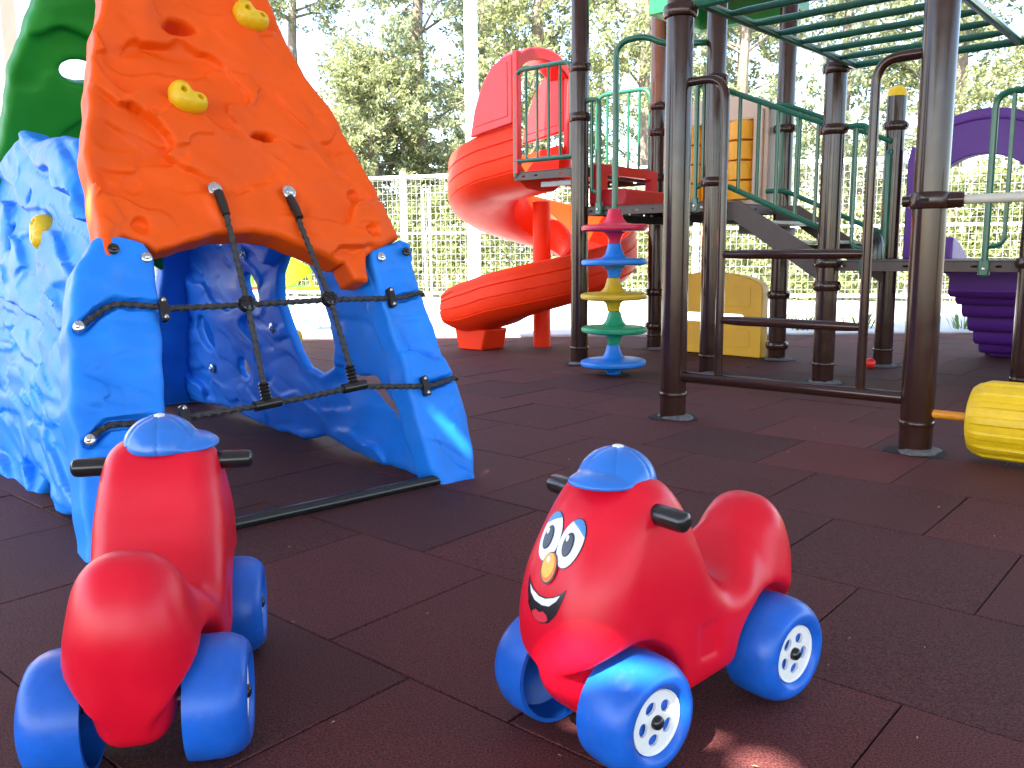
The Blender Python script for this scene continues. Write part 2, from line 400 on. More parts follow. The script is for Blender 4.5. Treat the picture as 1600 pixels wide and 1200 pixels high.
TS = .467
def tile_mesh(name, mt, sd):
    r = random.Random(sd); h = TS / 2 - .0013; b = .0022
    z = [r.uniform(-.0012, .0008) for _ in range(4)]
    q = [(-h, -h), (h, -h), (h, h), (-h, h)]; k = (h - b) / h
    vs = [(x, y, -.025) for x, y in q] + [(x, y, z[i] - b) for i, (x, y) in enumerate(q)] + [(x * k, y * k, z[i]) for i, (x, y) in enumerate(q)]
    fs = [(3, 2, 1, 0), (8, 9, 10, 11)]
    for i in range(4):
        j = (i + 1) % 4; fs += [(i, j, j + 4, i + 4), (i + 4, j + 4, j + 8, i + 8)]
    m = MB().add(vs, fs).mesh(name, 0); m.materials.append(mt); return m
tm = [tile_mesh('tile', M['tile'], i) for i in range(5)]; tmr = tile_mesh('tile', M['tile_red'], 9)
far = MB(); cand = []
for k in range(-16, 20):
    vc = .973 + TS * (k + .5)
    off = -1.328 + (TS / 2 if k % 2 else 0) + TS / 2
    for j in range(-24, 26):
        uc = off + TS * j; p = u * uc + v * vc
        if p[1] > 7.95 or p[1] < -4.5 or abs(p[0]) > 8: continue
        px = world_to_px(p)[0]
        cand.append((p, px[2] > .5 and -190 < px[0] < 1790 and 380 < px[1] < 1420))
rot = math.atan2(u[1], u[0]); n_t = 0
for p, vis in sorted(cand, key=lambda c: c[0][1]):
    if vis and n_t < 299:
        red = any(abs(p @ u - a) < TS / 2 and abs(p @ v - b) < TS / 2 for a, b in ((-1.30, 3.50), (-1.03, 3.03), (-3.6, 5.4), (-.25, 4.4)))
        o = bpy.data.objects.new('tile', tmr if red else random.choice(tm)); COL.objects.link(o); o.parent = floor
        o.location = (p[0], p[1], random.uniform(-.0012, .0012)); o.rotation_euler.z = rot + random.choice((0, PI)) + random.gauss(0, .002); n_t += 1
    else:
        far.box((p[0], p[1], -.0125), (TS - .005, TS - .005, .025), (u, v, Z))
obj('tile_field', far, M['tile'], floor, kind='stuff', smooth=0)

# ------------------------------------------------------------------ unseen canopy added to shade the play area, with holes cut for sun patches
cn = thing('added_shade_canopy', 'added fabric canopy above the view that shades the play area, holed for sun patches', 'canopy', (0, 0, 0))
CH = 3.7
def sun_shift(x, y, z=0):       # where on the canopy plane the sun ray to (x,y,z) passes
    t = (CH - z) / sun_dir.z; return (x + sun_dir.x * t, y + sun_dir.y * t)
def patch(x, y, z, r1, r2, rot=0):  # canopy hole cut so a sun patch lands on the given point
    c = sun_shift(x, y, z); return ell(c[0], c[1], r1, r2, 14, rot)
outline = [(-9, -9), (9, -9), (9.5, 7.3), (3.1, 7.3), (1.2, 5.55), (-1.0, 5.2), (-6.0, 5.0)]
holes = [patch(.365, 1.165, 0, .040, .05, .5), patch(.135, 1.17, .145, .13, .022, -.25), patch(*(np.array((-1.021, 2.056, 0)) + np.array((.7550, .6560, 0)) * .14 + np.array((-.224, .258, .94)) * .97 - np.array((.616, -.709, .342)) * .06), .045, .03, 1.0),
         patch(-.20, 2.84, .155, .018, .045, .5)]
c_ = MB(); c_.prism(outline, (0, 0, CH), (1, 0, 0), (0, 1, 0), (0, 0, 1), 0, .003, holes)
obj('fabric', c_, M['fabric'], cn, smooth=0)
for (x, y) in ((-8.8, -8.8), (8.8, -8.8), (9.2, 7.0), (-6.5, 4.5)):
    t_ = MB(); t_.tube([(x, y, -.02), (x, y, CH)], .05, 12); obj('post', t_, M['white_paint'], cn)

# ------------------------------------------------------------------ background: fence, hedge, trees, pole, building
fa = np.array((-8.6, 16.85, 0)); fb = np.array((9.6, 10.9, 0)); fd = (fb - fa) / np.linalg.norm(fb - fa); fn = np.array((-fd[1], fd[0], 0))
FL = np.linalg.norm(fb - fa); FH = 2.02
fence = thing('mesh_fence', 'white welded mesh fence with posts in front of the hedge', 'fence', tuple(fa))
np_ = 9
for i in range(np_):
    p = fa + fd * FL * i / (np_ - 1)
    b = MB(); b.box(p + Z * (FH / 2 + .02), (.09, .06, FH + .1), (fd, fn, Z)); obj('post', b, M['white_paint'], fence, bevel=.006)
for zz, hh in ((FH - .02, .05), (1.08, .04), (.10, .05)):
    b = MB(); b.box(fa + fd * FL / 2 + Z * zz - fn * .012, (FL, .03, hh), (fd, fn, Z)); obj('rail', b, M['white_paint'], fence)
for i in range(np_ - 1):
    b = MB(); p0 = fa + fd * FL * i / (np_ - 1); w = FL / (np_ - 1)
    for k in range(1, int(w / .085)):
        b.box(p0 + fd * k * .085 + Z * FH / 2 - fn * .045, (.004, .004, FH - .16), (fd, fn, Z))
    for k in range(1, 18):
        b.box(p0 + fd * w / 2 + Z * (.08 + k * .11) - fn * .034, (w - .1, .004, .004), (fd, fn, Z))
    obj('mesh_panel', b, M['wire'], fence, smooth=0, kind='stuff')

t_ = MB(); t_.lathe([(.17, 0), (.17, .03), (.105, .035), (.1, .3), (.098, 7.5)], (-.56, 13.3, 0), seg=20)
p_ = thing('white_pole', 'tall thick white column standing left of the spiral slide', 'pole', (-.56, 13.3, 0)); obj('shaft', t_, M['white_paint'], p_)
for i, (px, py, d) in enumerate(((683, 507, 0), (692, 511, 0))):
    pass
gp = thing('steel_upright_pair', 'pair of thin grey steel uprights on the paving right of the climber', 'post', (-.83, 8.55, 0))  # two thin steel posts, use unknown
for dx in (0, .055):
    t_ = MB(); t_.tube([(-.83 + dx, 8.55, 0), (-.85 + dx, 8.55, 1.36)], .012, 8); obj('upright', t_, M['grey_steel'], gp)
t_ = MB(); t_.tube([(-.85, 8.55, 1.36), (-.795, 8.55, 1.36)], .012, 8); obj('crossbar', t_, M['grey_steel'], gp)

def leaves(centers, dirs, per, L, spread, size, r=rng, droop=.25):
    """sprays of small leaf quads along short twigs"""
    n = len(centers); t = r.random((n, per)) ** .8
    P = centers[:, None, :] + dirs[:, None, :] * (t * L)[:, :, None] + r.normal(0, spread, (n, per, 3))
    P[:, :, 2] -= droop * L * t ** 2
    P = P.reshape(-1, 3); D = np.repeat(dirs, per, 0) + r.normal(0, .55, (n * per, 3)); D[:, 2] -= .1
    D /= np.linalg.norm(D, axis=1)[:, None]
    Q = r.normal(0, 1, (n * per, 3)); Q -= D * (Q * D).sum(1)[:, None]; Q /= np.linalg.norm(Q, axis=1)[:, None] + 1e-9
    s = size * r.uniform(.6, 1.4, (n * per, 1))
    V_ = np.stack([P - D * s, P + Q * s * .42, P + D * s, P - Q * s * .42], 1).reshape(-1, 3)
    F_ = np.arange(len(V_)).reshape(-1, 4); return V_, F_

def crown(base, h0, h1, rad, ncl, per, size, shape, seed, lean=0, gap=.0):
    r = np.random.default_rng(seed); C = []; D = []; limbs = []
    nb = ncl // 14
    for b in range(nb):
        t = r.random(); z = h0 + (h1 - h0) * t
        ra = rad * shape(t) * r.uniform(.75, 1.12); a = r.uniform(0, 2 * PI)
        tip = np.array((math.cos(a) * ra, math.sin(a) * ra, z + ra * r.uniform(-.15, .4)))
        root = np.array((0, 0, max(z - ra * .35, h0 * .5)))
        limbs.append((root, tip))
        for k in range(14):
            q = r.uniform(.35, 1.05); c = root + (tip - root) * q + r.normal(0, .16 * rad / 2 + .06, 3)
            d = (tip - root) / (np.linalg.norm(tip - root) + 1e-6) + r.normal(0, .6, 3); d /= np.linalg.norm(d)
            C.append(c); D.append(d)
    C = np.array(C) + np.array(base); D = np.array(D)
    V_, F_ = leaves(C, D, per, .34, .045, size, r)
    return V_, F_, [(np.array(base) + a, np.array(base) + b) for a, b in limbs]

def tree(name, label, base, h0, h1, rad, ncl, per, size, shape, seed, trunk_r, leaf, group='trees behind the fence', trunk_top=None, lean=(0, 0)):
    base = np.array(base, float)
    T = thing(name, label, 'tree', tuple(base), group)
    V_, F_, limbs = crown(base, h0, h1, rad, int(ncl * 1.15), per * 2, size * .66, shape, seed)
    obj('crown', npmesh('crown', V_, F_), leaf, T)
    b = MB(); tt = trunk_top or h1 * .9; n = 10; r = random.Random(seed)
    pts = [base + np.array((lean[0] * k / n + r.uniform(-.04, .04), lean[1] * k / n + r.uniform(-.04, .04), tt * k / n - .05)) for k in range(n + 1)]
    b.tube(pts, [trunk_r * (1 - .75 * k / n) for k in range(n + 1)], 9)
    obj('trunk', b, M['bark'], T)
    lb = MB()
    for (a, c) in limbs[::2]:
        m_ = (a + c) / 2 + np.array((r.uniform(-.1, .1), r.uniform(-.1, .1), r.uniform(-.05, .15)))
        lb.tube([a, m_, c], [.032, .022, .008], 5)
    obj('limb', lb, M['bark'], T, kind='stuff')
    return T
cone = lambda t: (1 - t) ** .7 * .95 + .05
egg = lambda t: math.sin(PI * min(max(t * .85 + .12, 0), 1)) ** .6
col_ = lambda t: min(1, 1.25 - t) * min(1, .55 + t * 3)
tree('conifer_tree', 'tall dark conifer with dense layered boughs beside the white column', (-1.75, 17.6, 0), 1.6, 9.5, 1.75, 1250, 16, .07, col_, 11, .2, M['leaf_b'])
tree('conifer_tree', 'broad yellow green conifer low behind the fence right of the orange climber wall', (-2.55, 16.9, 0), .8, 4.35, 1.3, 900, 16, .07, egg, 12, .14, M['leaf_a'])
tree('conifer_tree', 'bare trunked tree whose grey trunk rises beside the orange wall', (-4.25, 17.8, 0), 5.2, 9.0, 1.2, 420, 14, .07, egg, 13, .16, M['leaf_b'])
tree('conifer_tree', 'conifer directly behind the hood of the spiral slide', (.55, 17.0, 0), 1.2, 9.2, 1.55, 1150, 16, .07, col_, 14, .18, M['leaf_a'])
tree('conifer_tree', 'pale thin conifer seen between the slide post and the brown ladder post', (2.45, 16.2, 0), 1.2, 8.5, 1.35, 800, 15, .07, col_, 15, .17, M['leaf_a'])
tree('conifer_tree', 'open crowned conifer behind the beige block panel', (4.15, 16.0, 0), 1.5, 8.0, 1.35, 620, 14, .07, egg, 16, .16, M['leaf_b'])
tree('conifer_tree', 'loose bluish conifer behind the stair handrails', (5.6, 15.0, 0), 1.2, 8.0, 1.3, 620, 14, .068, col_, 17, .15, M['leaf_b'])
tree('conifer_tree', 'thick conifer behind the purple arch', (7.3, 14.6, 0), 1.0, 8.0, 1.55, 950, 15, .066, col_, 18, .17, M['leaf_a'])
tree('conifer_tree', 'conifer at the right edge beyond the purple arch', (9.5, 14.2, 0), 1.0, 7.5, 1.5, 650, 14, .066, col_, 19, .17, M['leaf_a'])
tree('conifer_tree', 'far pale conifer filling the gap behind the monkey bars', (5.2, 20.0, 0), 1.0, 9.5, 2.1, 700, 14, .085, col_, 20, .2, M['leaf_a'])
tree('conifer_tree', 'far conifer filling the gap behind the white column', (-.6, 21.0, 0), 1.0, 9.0, 1.9, 600, 14, .085, col_, 21, .2, M['leaf_b'])

# hedge of ivy along the fence
r = np.random.default_rng(30); n = 4600
s_ = r.uniform(0, FL, n); zz = r.uniform(.05, 1.95, n) ; zz = zz * (0.85 + .15 * np.sin(s_ * 1.7))
C = fa[None] + fd[None] * s_[:, None] + fn[None] * (.35 + np.abs(r.normal(0, .16, n)))[:, None] + Z[None] * zz[:, None]
D = -fn[None] * .6 + r.normal(0, .6, (n, 3)); D /= np.linalg.norm(D, axis=1)[:, None]
V_, F_ = leaves(C, D, 20, .22, .05, .048, r)
hd = thing('hedge', 'clipped leafy hedge growing along the back of the mesh fence', 'hedge', tuple(fa))
obj('foliage', npmesh('foliage', V_, F_), M['leaf_h'], hd)
b = MB()
for k in range(60):
    p = fa + fd * random.uniform(0, FL) + fn * .45; b.tube([p, p + np.array((random.uniform(-.15, .15), random.uniform(-.1, .1), 1.5))], [.02, .008], 5)
obj('stem', b, M['bark'], hd, kind='stuff')

# tufts of weeds at the kerb
for i, (x, y, lb) in enumerate(((2.75, 8.15, 'weed tuft on the kerb beside the tall post under the stairs'), (4.25, 8.1, 'weed tuft on the kerb left of the purple slide'), (3.35, 8.3, 'weed tuft at the kerb behind the red ball'))):
    b = MB(); r_ = random.Random(i)
    for k in range(46):
        a = r_.uniform(0, 2 * PI); q = r_.uniform(0, .13); h = r_.uniform(.06, .2); bx, by = x + math.cos(a) * q, y + math.sin(a) * q
        t = r_.uniform(0, PI); w = .005; lx, ly = math.cos(a) * h * .5, math.sin(a) * h * .5
        b.add([(bx - math.cos(t) * w, by - math.sin(t) * w, .0), (bx + math.cos(t) * w, by + math.sin(t) * w, .0), (bx + lx * .5 + math.cos(t) * w, by + ly * .5 + math.sin(t) * w, h * .65), (bx + lx, by + ly, h)], [(0, 1, 2), (0, 2, 3)])
    tag(obj('weed_tuft', b, M['grass'], smooth=0), lb, 'weeds', 'weeds along the kerb')

# building at far left
bl = thing('building', 'beige rendered building corner behind the green climber wall', 'building', (-8, 9.5, 0))
b = MB(); b.box((-8.0, 10.0, 2.6), (5.0, .3, 5.3)); obj('wall', b, M['wall'], bl)
b = MB(); b.box((-7.2, 9.82, 3.35), (2.5, .05, 1.7)); sh = obj('shutter', b, M['wall_tan'], bl)
b = MB(); b.box((-5.55, 9.80, 2.6), (.12, .10, 5.2)); obj('downpipe', b, M['white_paint'], bl, bevel=.02)
b = MB(); b.box((-6.6, 9.79, 3.17), (1.9, .1, .06)); obj('ledge', b, M['wall'], bl, bevel=.01)
b = MB(); b.box((-5.78, 9.81, 2.98), (.12, .06, .10)); so_ = obj('outlet', b, M['grey_steel'], bl, bevel=.01)
b = MB(); b.tube([(-7.6, 9.76, 2.74), (-5.62, 9.76, 2.74)], .03, 8); obj('conduit', b, M['white_paint'], bl)

# chairs seen through the climber's window
def make_chair(label, loc, rz, plastic, tube):
    T = thing('plastic_armchair', label, 'chair', (0, 0, 0), 'plastic armchairs on the paving'); ORIG.pop(T.name, None)
    s = MB(); s.prism(rrect(-.21, -.21, .21, .21, .06), (0, 0, .42), (1, 0, 0), (0, 1, 0), (0, 0, 1), -.015, .015); obj('seat', s, plastic, T, bevel=.006)
    # backrest with arms: curved shell
    vs = []; fs = []; n = 20
    for k in range(n + 1):
        a = math.radians(-20 + 220 * k / n); back = max(0, math.sin(a)); top = .62 + .17 * back ** 2
        x, y = .235 * math.cos(a), .225 * math.sin(a) * .95
        for (zz_, o_) in ((.60 - .17 * back, 1), (top, 1.1), (top, 1.16), (.60 - .17 * back, 1.06)): vs.append((x * o_, y * o_, zz_))
    for k in range(n):
        for q in range(4): fs.append((k * 4 + q, k * 4 + (q + 1) % 4, k * 4 + 4 + (q + 1) % 4, k * 4 + 4 + q))
    fs += [(3, 2, 1, 0), tuple(range(n * 4, n * 4 + 4))]
    obj('backrest', MB().add(vs, fs), plastic, T, bevel=.005)
    for sx in (-1, 1):
        a_ = MB(); a_.tube(fillet([(sx * .2, -.16, .42), (sx * .24, -.12, .60)], .03), .018, 8); obj('arm_post', a_, plastic, T)
        for sy in (-1, 1):
            l_ = MB(); l_.tube([(sx * .17, sy * .16, .41), (sx * .22, sy * .23, 0)], .012, 8); obj('leg', l_, tube, T)
        st = MB(); st.tube(fillet([(sx * .205, -.205, .1), (sx * .19, 0, .22), (sx * .205, .205, .1)], .1), .008, 6); obj('stretcher', st, tube, T)
    T.location = loc; T.rotation_euler.z = rz; return T
make_chair('lime plastic armchair nearest the climber window, seen through the blue wall', (-2.02, 8.55, .0075), 2.2, M['lime'], M['mint'])
make_chair('lime plastic armchair behind another, its left arm seen through the blue wall window', (-2.62, 9.6, .0075), 3.6, M['lime'], M['mint'])
make_chair('orange plastic armchair seen through the small window of the blue wall', (-2.75, 8.6, .0075), 2.6, mat('chair_orange', (.6, .09, .01), .4), M['mint'])

# ------------------------------------------------------------------ rock climber
va = np.array((.7550, .6560, 0)); va /= np.linalg.norm(va); ua = np.array((va[1], -va[0], 0))
O0 = np.array((-1.021, 2.056, 0)); PH = math.radians(20); DEP = 2.3
climber = thing('rock_climber', 'blue, orange and green moulded rock climbing frame with rope net', 'climbing frame', (-.95, 3.0, 0))

def rockh(A, B, seed, cell, amp, tau, rotd=-20, st=2.2, fine=.0):
    r = np.random.default_rng(seed); c, s = math.cos(math.radians(rotd)), math.sin(math.radians(rotd))
    a = (A * c + B * s) / st; b = -A * s + B * c
    lo = (a.min() - cell, b.min() - cell); hi = (a.max() + cell, b.max() + cell)
    num = np.zeros_like(A); den = np.zeros_like(A)
    # domain warp
    wa = a + .03 * np.sin(b * 17 + seed) + .018 * np.sin(b * 41 + a * 23); wb = b + .028 * np.sin(a * 31 + seed * 2) + .012 * np.sin(a * 77 + b * 19)
    dmin = np.full(A.shape, 1e9)
    sites = []
    for i in np.arange(lo[0], hi[0], cell):
        for j in np.arange(lo[1], hi[1], cell):
            p = (i + r.uniform(-.45, .45) * cell, j + r.uniform(-.45, .45) * cell)
            sites.append((p, r.normal(0, 1, 2) * amp / cell * .55, r.normal(0, amp * .45)))
    for p, g_, c_ in sites: dmin = np.minimum(dmin, (wa - p[0]) ** 2 + (wb - p[1]) ** 2)
    for p, g_, c_ in sites:
        dx, dy = wa - p[0], wb - p[1]; w = np.exp(-(dx * dx + dy * dy - dmin) / (tau * cell * cell))
        num += w * (c_ + g_[0] * dx + g_[1] * dy); den += w
    h = num / den
    if fine: h = h + fine * (np.sin(A * 61 + 3 * np.sin(B * 37)) * np.sin(B * 83 + 2 * np.sin(A * 29)))
    return h

def slab(name, poly, O, e1, e2, n, T, h, seed, mt, holes=(), grooves=(), dimples=(), rnd=.02, rock=(.2, .02, .05, -20, 2.2), rock2=None, wob=.0028, back=False, plain=None, label=None):
    P = np.array(poly); lo = P.min(0) - .05; hi = P.max(0) + .05
    wmax = .07; A1 = np.arange(lo[0], hi[0] + h, h); B1 = np.arange(lo[1], hi[1] + h, h); W1 = np.arange(-T - .05, wmax + h, h)
    A, B = np.meshgrid(A1, B1, indexing='ij')
    d = sdpoly(A, B, poly)
    if wob: d = d + wob * (np.sin(A * 31 + seed) * np.sin(B * 27 + seed * 2) + .6 * np.sin(A * 63 + B * 48))
    for q in holes: d = smax(d, -sdpoly(A, B, q), .012)
    H = rockh(A, B, seed, *rock)
    if rock2: H = H + rockh(A, B, seed + 7, *rock2)
    if plain is not None: H = H * plain(A, B)
    if grooves:
        for bb_ in (.650, .338): H = H * (1 - .96 * np.exp(-((B - bb_) / .032) ** 2))
    for (pts, wd, dp) in grooves:
        dd = np.full(A.shape, 1e9)
        for i in range(len(pts) - 1):
            a = np.array(pts[i]); b = np.array(pts[i + 1]); e = b - a
            t = np.clip(((A - a[0]) * e[0] + (B - a[1]) * e[1]) / (e @ e), 0, 1); dd = np.minimum(dd, np.hypot(A - a[0] - e[0] * t, B - a[1] - e[1] * t))
        H = H - dp * (1 - sstep(dd, wd * .65, wd * 1.15))
    for (x, y, rr, dp) in dimples:
        H = H - dp * (1 - sstep(np.hypot(A - x, B - y), rr * .75, rr * 1.1))
    H = np.clip(H, -.05, .04) * (.3 + .7 * sstep(-d, .0, .07))
    db = np.maximum(W1[None, None, :] - H[:, :, None], -(W1[None, None, :] + T) - (H[:, :, None] if back else 0))
    qa = d[:, :, None] + rnd; qb = db + rnd
    F = np.hypot(np.maximum(qa, 0), np.maximum(qb, 0)) + np.minimum(np.maximum(qa, qb), 0) - rnd
    V_, Q = surface_nets(F, (A1[0], B1[0], W1[0]), h, 1)
    X = np.array(O)[None] + V_[:, :1] * np.array(e1)[None] + V_[:, 1:2] * np.array(e2)[None] + V_[:, 2:] * np.array(n)[None]
    if np.dot(np.cross(e1, e2), n) < 0: Q = Q[:, ::-1]
    o = obj(name, npmesh(name, X, Q, 42), mt, climber, label=label)
    hf = lambda a, b: float(H[int(np.clip(round((a - A1[0]) / h), 0, len(A1) - 1)), int(np.clip(round((b - B1[0]) / h), 0, len(B1) - 1))])
    return o, hf

es = -ua * math.sin(PH) + Z * math.cos(PH); nf = np.cross(va, es)
PHW = .0085
orange_poly = [(.36, 2.06), (.266, 1.578), (.234, 1.492), (.183, 1.288), (.146, 1.113), (.141, .983), (.140, .87), (.135, .80), (.115, .70), (.150, .745), (.166, .80), (.20, .865), (.262, .835),
               (.285, .815), (.386, .847), (.485, .868), (.588, .877), (.647, .861), (.747, .825), (.818, .788), (.86, .771), (.880, .785), (.893, .71), (.948, .706), (.964, .795), (1.032, .828), (1.105, .852),
               (1.075, .952), (1.06, 1.044), (1.014, 1.157), (1.0, 1.215), (.953, 1.315), (.925, 1.358), (.883, 1.422), (.848, 1.52), (.824, 1.609), (.74, 2.06)]
fo, hfo = slab('upper_rock_panel', orange_poly, O0, va, es, nf, .115, .008, 3, M['orange'], label='orange leaning rock panel', rnd=.018,
     holes=[[(.425, 1.525), (.455, 1.558), (.50, 1.555), (.535, 1.53), (.505, 1.515), (.45, 1.51)], [(.635, 1.19), (.66, 1.206), (.70, 1.203), (.72, 1.185), (.68, 1.178)]],
     dimples=[(.263, 1.026, .026, .022), (.255, .892, .026, .022), (.971, 1.012, .022, .02), (.995, .877, .022, .02), (.491, 1.011, .04, .008), (.726, 1.007, .04, .008)],
     rock=(.20, .050, .006, -22, 1.7), rock2=(.09, .010, .008, -12, 2.6))
lpoly = [(.119, .85), (.154, .869), (.256, .842), (.272, .80), (.265, .667), (.246, .503), (.228, .379), (.222, .326), (.19, .158), (.075, .0), (-.034, -.005), (-.02, .15), (-.01, .4), (.02, .6), (.06, .76)]
rpoly = [(.985, .815), (1.03, .832), (1.111, .852), (1.14, .841), (1.15, .68), (1.165, .56), (1.19, .42), (1.205, .36), (1.217, .212), (1.212, .10), (1.195, -.01), (1.06, -.012), (1.03, .05), (1.015, .16), (1.005, .33), (1.005, .48), (.978, .64)]
bluerk = dict(rock=(.13, .028, .03, -25, 2.0), rock2=(.05, .010, .03, -15, 2.8))
sm_l = lambda A, B: .55 + .45 * sstep(A, .16, .0)
sm_r = lambda A, B: np.full(A.shape, 1.0)
gU = [(.045, .60), (.10, .645), (.144, .668), (.275, .652)]; gLo = [(.02, .30), (.073, .343), (.24, .335)]
slab('front_leg_panel', lpoly, O0, va, es, nf, .13, .008, 5, M['blue'], grooves=[(gU, .016, .035), (gLo, .016, .035)], rock=(.15, .020, .015, -15, 2.2), rock2=(.05, .007, .015, -12, 3.0), plain=sm_l, rnd=.022)
slab('front_leg_panel', rpoly, O0, va, es, nf, .12, .008, 6, M['blue'], grooves=[([(1.04, .641), (1.2, .668)], .014, .035), ([(1.08, .331), (1.25, .362)], .014, .035)], plain=sm_r, rnd=.022, rock=(.18, .026, .015, -35, 2.0), rock2=(.06, .006, .02, -15, 2.8))
# left side wall (outer face seen)
lw = va * math.sin(math.radians(10)) + Z * math.cos(math.radians(10)); nl = np.cross(lw, ua); nl = nl if nl @ va < 0 else -nl
lwpoly = [(.035, .0), (.12, -.035), (.36, .04), (.52, .0), (.60, .075), (.70, .07), (.82, -.01), (1.2, -.02), (2.25, 0), (2.1, .8), (1.95, 1.1), (1.72, 1.17), (1.45, 1.235), (1.2, 1.17), (.9, 1.16), (.72, 1.13), (.5, .96), (.36, .84), (.33, .80), (.255, .62), (.15, .35), (.08, .15)]
hl_ = slab('side_panel', lwpoly, O0 + nl * -.01, -ua, lw, nl, .10, .0085, 8, M['blue'], rock=(.15, .034, .010, 14, 4.2), rock2=(.055, .007, .012, 9, 5.5), rnd=.025,
     holes=[[(1.42, .79), (1.5, .80), (1.51, .88), (1.44, .885)]], dimples=[(1.229, .979, .024, .03), (.993, .845, .075, .025)])[1]
# right side wall (inner face seen through the rope opening)
R0 = np.array((-.234, 2.755, 0)); ew = -va * math.sin(math.radians(6)) + Z * math.cos(math.radians(6)); nr = np.cross(ew, ua); nr = nr if nr @ va < 0 else -nr
rwpoly = [(.03, .0), (.192, -.005), (.35, .0), (.60, .02), (.75, .045), (.926, .0), (1.2, -.005), (1.75, 0.03), (2.28, .0), (2.24, .2), (2.0, 1.0), (1.5, 1.0), (.9, 1.0), (.45, .92), (.36, .86), (.23, .6), (.12, .35)]
slab('side_panel', rwpoly, R0, -ua, ew, nr, .04, .008, 9, M['blue'], rock=(.24, .028, .010, 15, 2.4), rock2=(.08, .005, .02, 12, 3.0), rnd=.018,
     holes=[[(.882, .749), (.785, .765), (.716, .737), (.67, .654), (.615, .513), (.60, .417), (.64, .335), (.74, .295), (.84, .315), (.90, .38), (.95, .485), (.99, .573), (.96, .675)],
            ell(1.235, .611, .075, .055, 10, .9), ell(1.441, .253, .055, .045, 8), ell(1.822, .388, .10, .07, 10, .6), ell(1.516, .83, .07, .035, 10)])
# back: green upper panel and blue legs
B0 = O0 - ua * DEP; eb = ua * math.sin(PH) + Z * math.cos(PH); nb_ = np.cross(eb, va)
green_poly = [(.42, 2.12), (.338, 1.848), (.25, 1.58), (.226, 1.37), (.17, 1.1), (.12, .80), (.2, .74), (.36, .8), (.55, .86), (.72, .86), (.86, .76), (.95, .72), (1.08, .8), (1.04, 1.1), (.98, 1.37), (.90, 1.7), (.78, 2.12)]
slab('upper_rock_panel', green_poly, B0, va, eb, nb_, .10, .01, 12, M['green'], label='green rock panel at the back', holes=[ell(.50, 1.615, .075, .045, 12)], rock=(.2, .02, .04, 15, 2.2), back=True)
for pl in ([(0, 0), (.2, 0), (.27, .5), (.3, .8), (.12, .84), (.03, .5)], [(.88, .86), (.86, .4), (.90, .02), (.96, -.01), (1.2, 0), (1.17, .5), (1.1, .88)]):
    slab('back_leg_panel', pl, B0, va, eb, nb_, .10, .012, 14, M['blue'], rock=(.13, .02, .03, -25, 2.0))

def fp(a, b, w=0.0): return O0 + va * a + es * b + nf * w
# base bar
b = MB(); b.tube([fp(.09, .022, -.03), fp(1.10, .022, -.03)], .020, 12); obj('base_bar', b, M['black'], climber)
# climbing holds
def hold_mesh():
    lo = (-.075, -.06, -.03); hi = (.075, .065, .06); h = .004; X, Y, Zg = grid3(lo, hi, h)
    el = lambda cx, cy, rx, ry, rz: (np.sqrt(((X - cx) / rx) ** 2 + ((Y - cy) / ry) ** 2 + (Zg / rz) ** 2) - 1) * min(rx, ry, rz)
    f = smin(el(-.024, .012, .033, .036, .042), el(.026, -.002, .032, .028, .04), .016); f = smin(f, el(-.004, -.02, .04, .022, .036), .02)
    for cx, cy in ((-.022, .006), (.028, .0)):
        f = smax(f, -(np.maximum(np.hypot(X - cx, Y - cy) - .0085, .018 - Zg)), .006)
    f = np.maximum(f, -Zg - .02); V_, Q = surface_nets(f, lo, h, 1); m = npmesh('climbing_hold', V_, Q, 60); m.materials.append(M['yellow']); return m
hm = hold_mesh()
def place_hold(P, e1, e2, n, rot, s=1):
    o = bpy.data.objects.new('climbing_hold', hm); COL.objects.link(o)
    a = e1 * math.cos(rot) + e2 * math.sin(rot); c = -e1 * math.sin(rot) + e2 * math.cos(rot)
    o.parent = climber; o.matrix_parent_inverse = Matrix.Translation(-ORIG[climber.name])
    o.matrix_basis = Matrix([(a[i] * s, c[i] * s, n[i] * s, P[i]) for i in range(3)] + [(0, 0, 0, 1)])
place_hold(fp(.712, 1.593, hfo(.712, 1.593) + .006), va, es, nf, -.2)
place_hold(fp(.45, 1.28, hfo(.45, 1.28) + .006), va, es, nf, -.25)
place_hold(fp(.62, 1.86, hfo(.62, 1.86) + .006), va, es, nf, .5)
Pl = O0 - ua * .993 + lw * .845 + nl * (hl_(.993, .845) + .0); place_hold(Pl, -ua, lw, nl, 1.2, 1.15)
place_hold(R0 - ua * 1.035 + ew * .40 - nr * .05, ua, ew, -nr, .8)
# bolts
def bolt(P, n, r=.02, cap=None):
    b = MB(); b.lathe([(r, -.004), (r, .003), (r * .85, .005), (r * .45, .006), (r * .42, .011), (r * .2, .013)], P, n, 16); obj('bolt', b, cap or M['steel'], climber)
for (a, b_) in ((.491, 1.011), (.726, 1.007)): bolt(fp(a, b_, hfo(a, b_) + .012), nf, .022)
for (a, b_, mt) in ((.165, .818, M['black']), (.248, .792, None), (1.01, .786, None), (1.115, .804, M['black'])): bolt(fp(a, b_, .004), nf, .015, mt)
for (a, b_) in ((.045, .607), (.022, .308), (-.005, .03)): bolt(fp(a, b_, .0), nf - va * .8, .015)
for (s_, b_) in ((1.226, .758), (1.776, .221), (1.059, .459)): bolt(R0 - ua * s_ + ew * b_ + nr * .012, nr, .022)
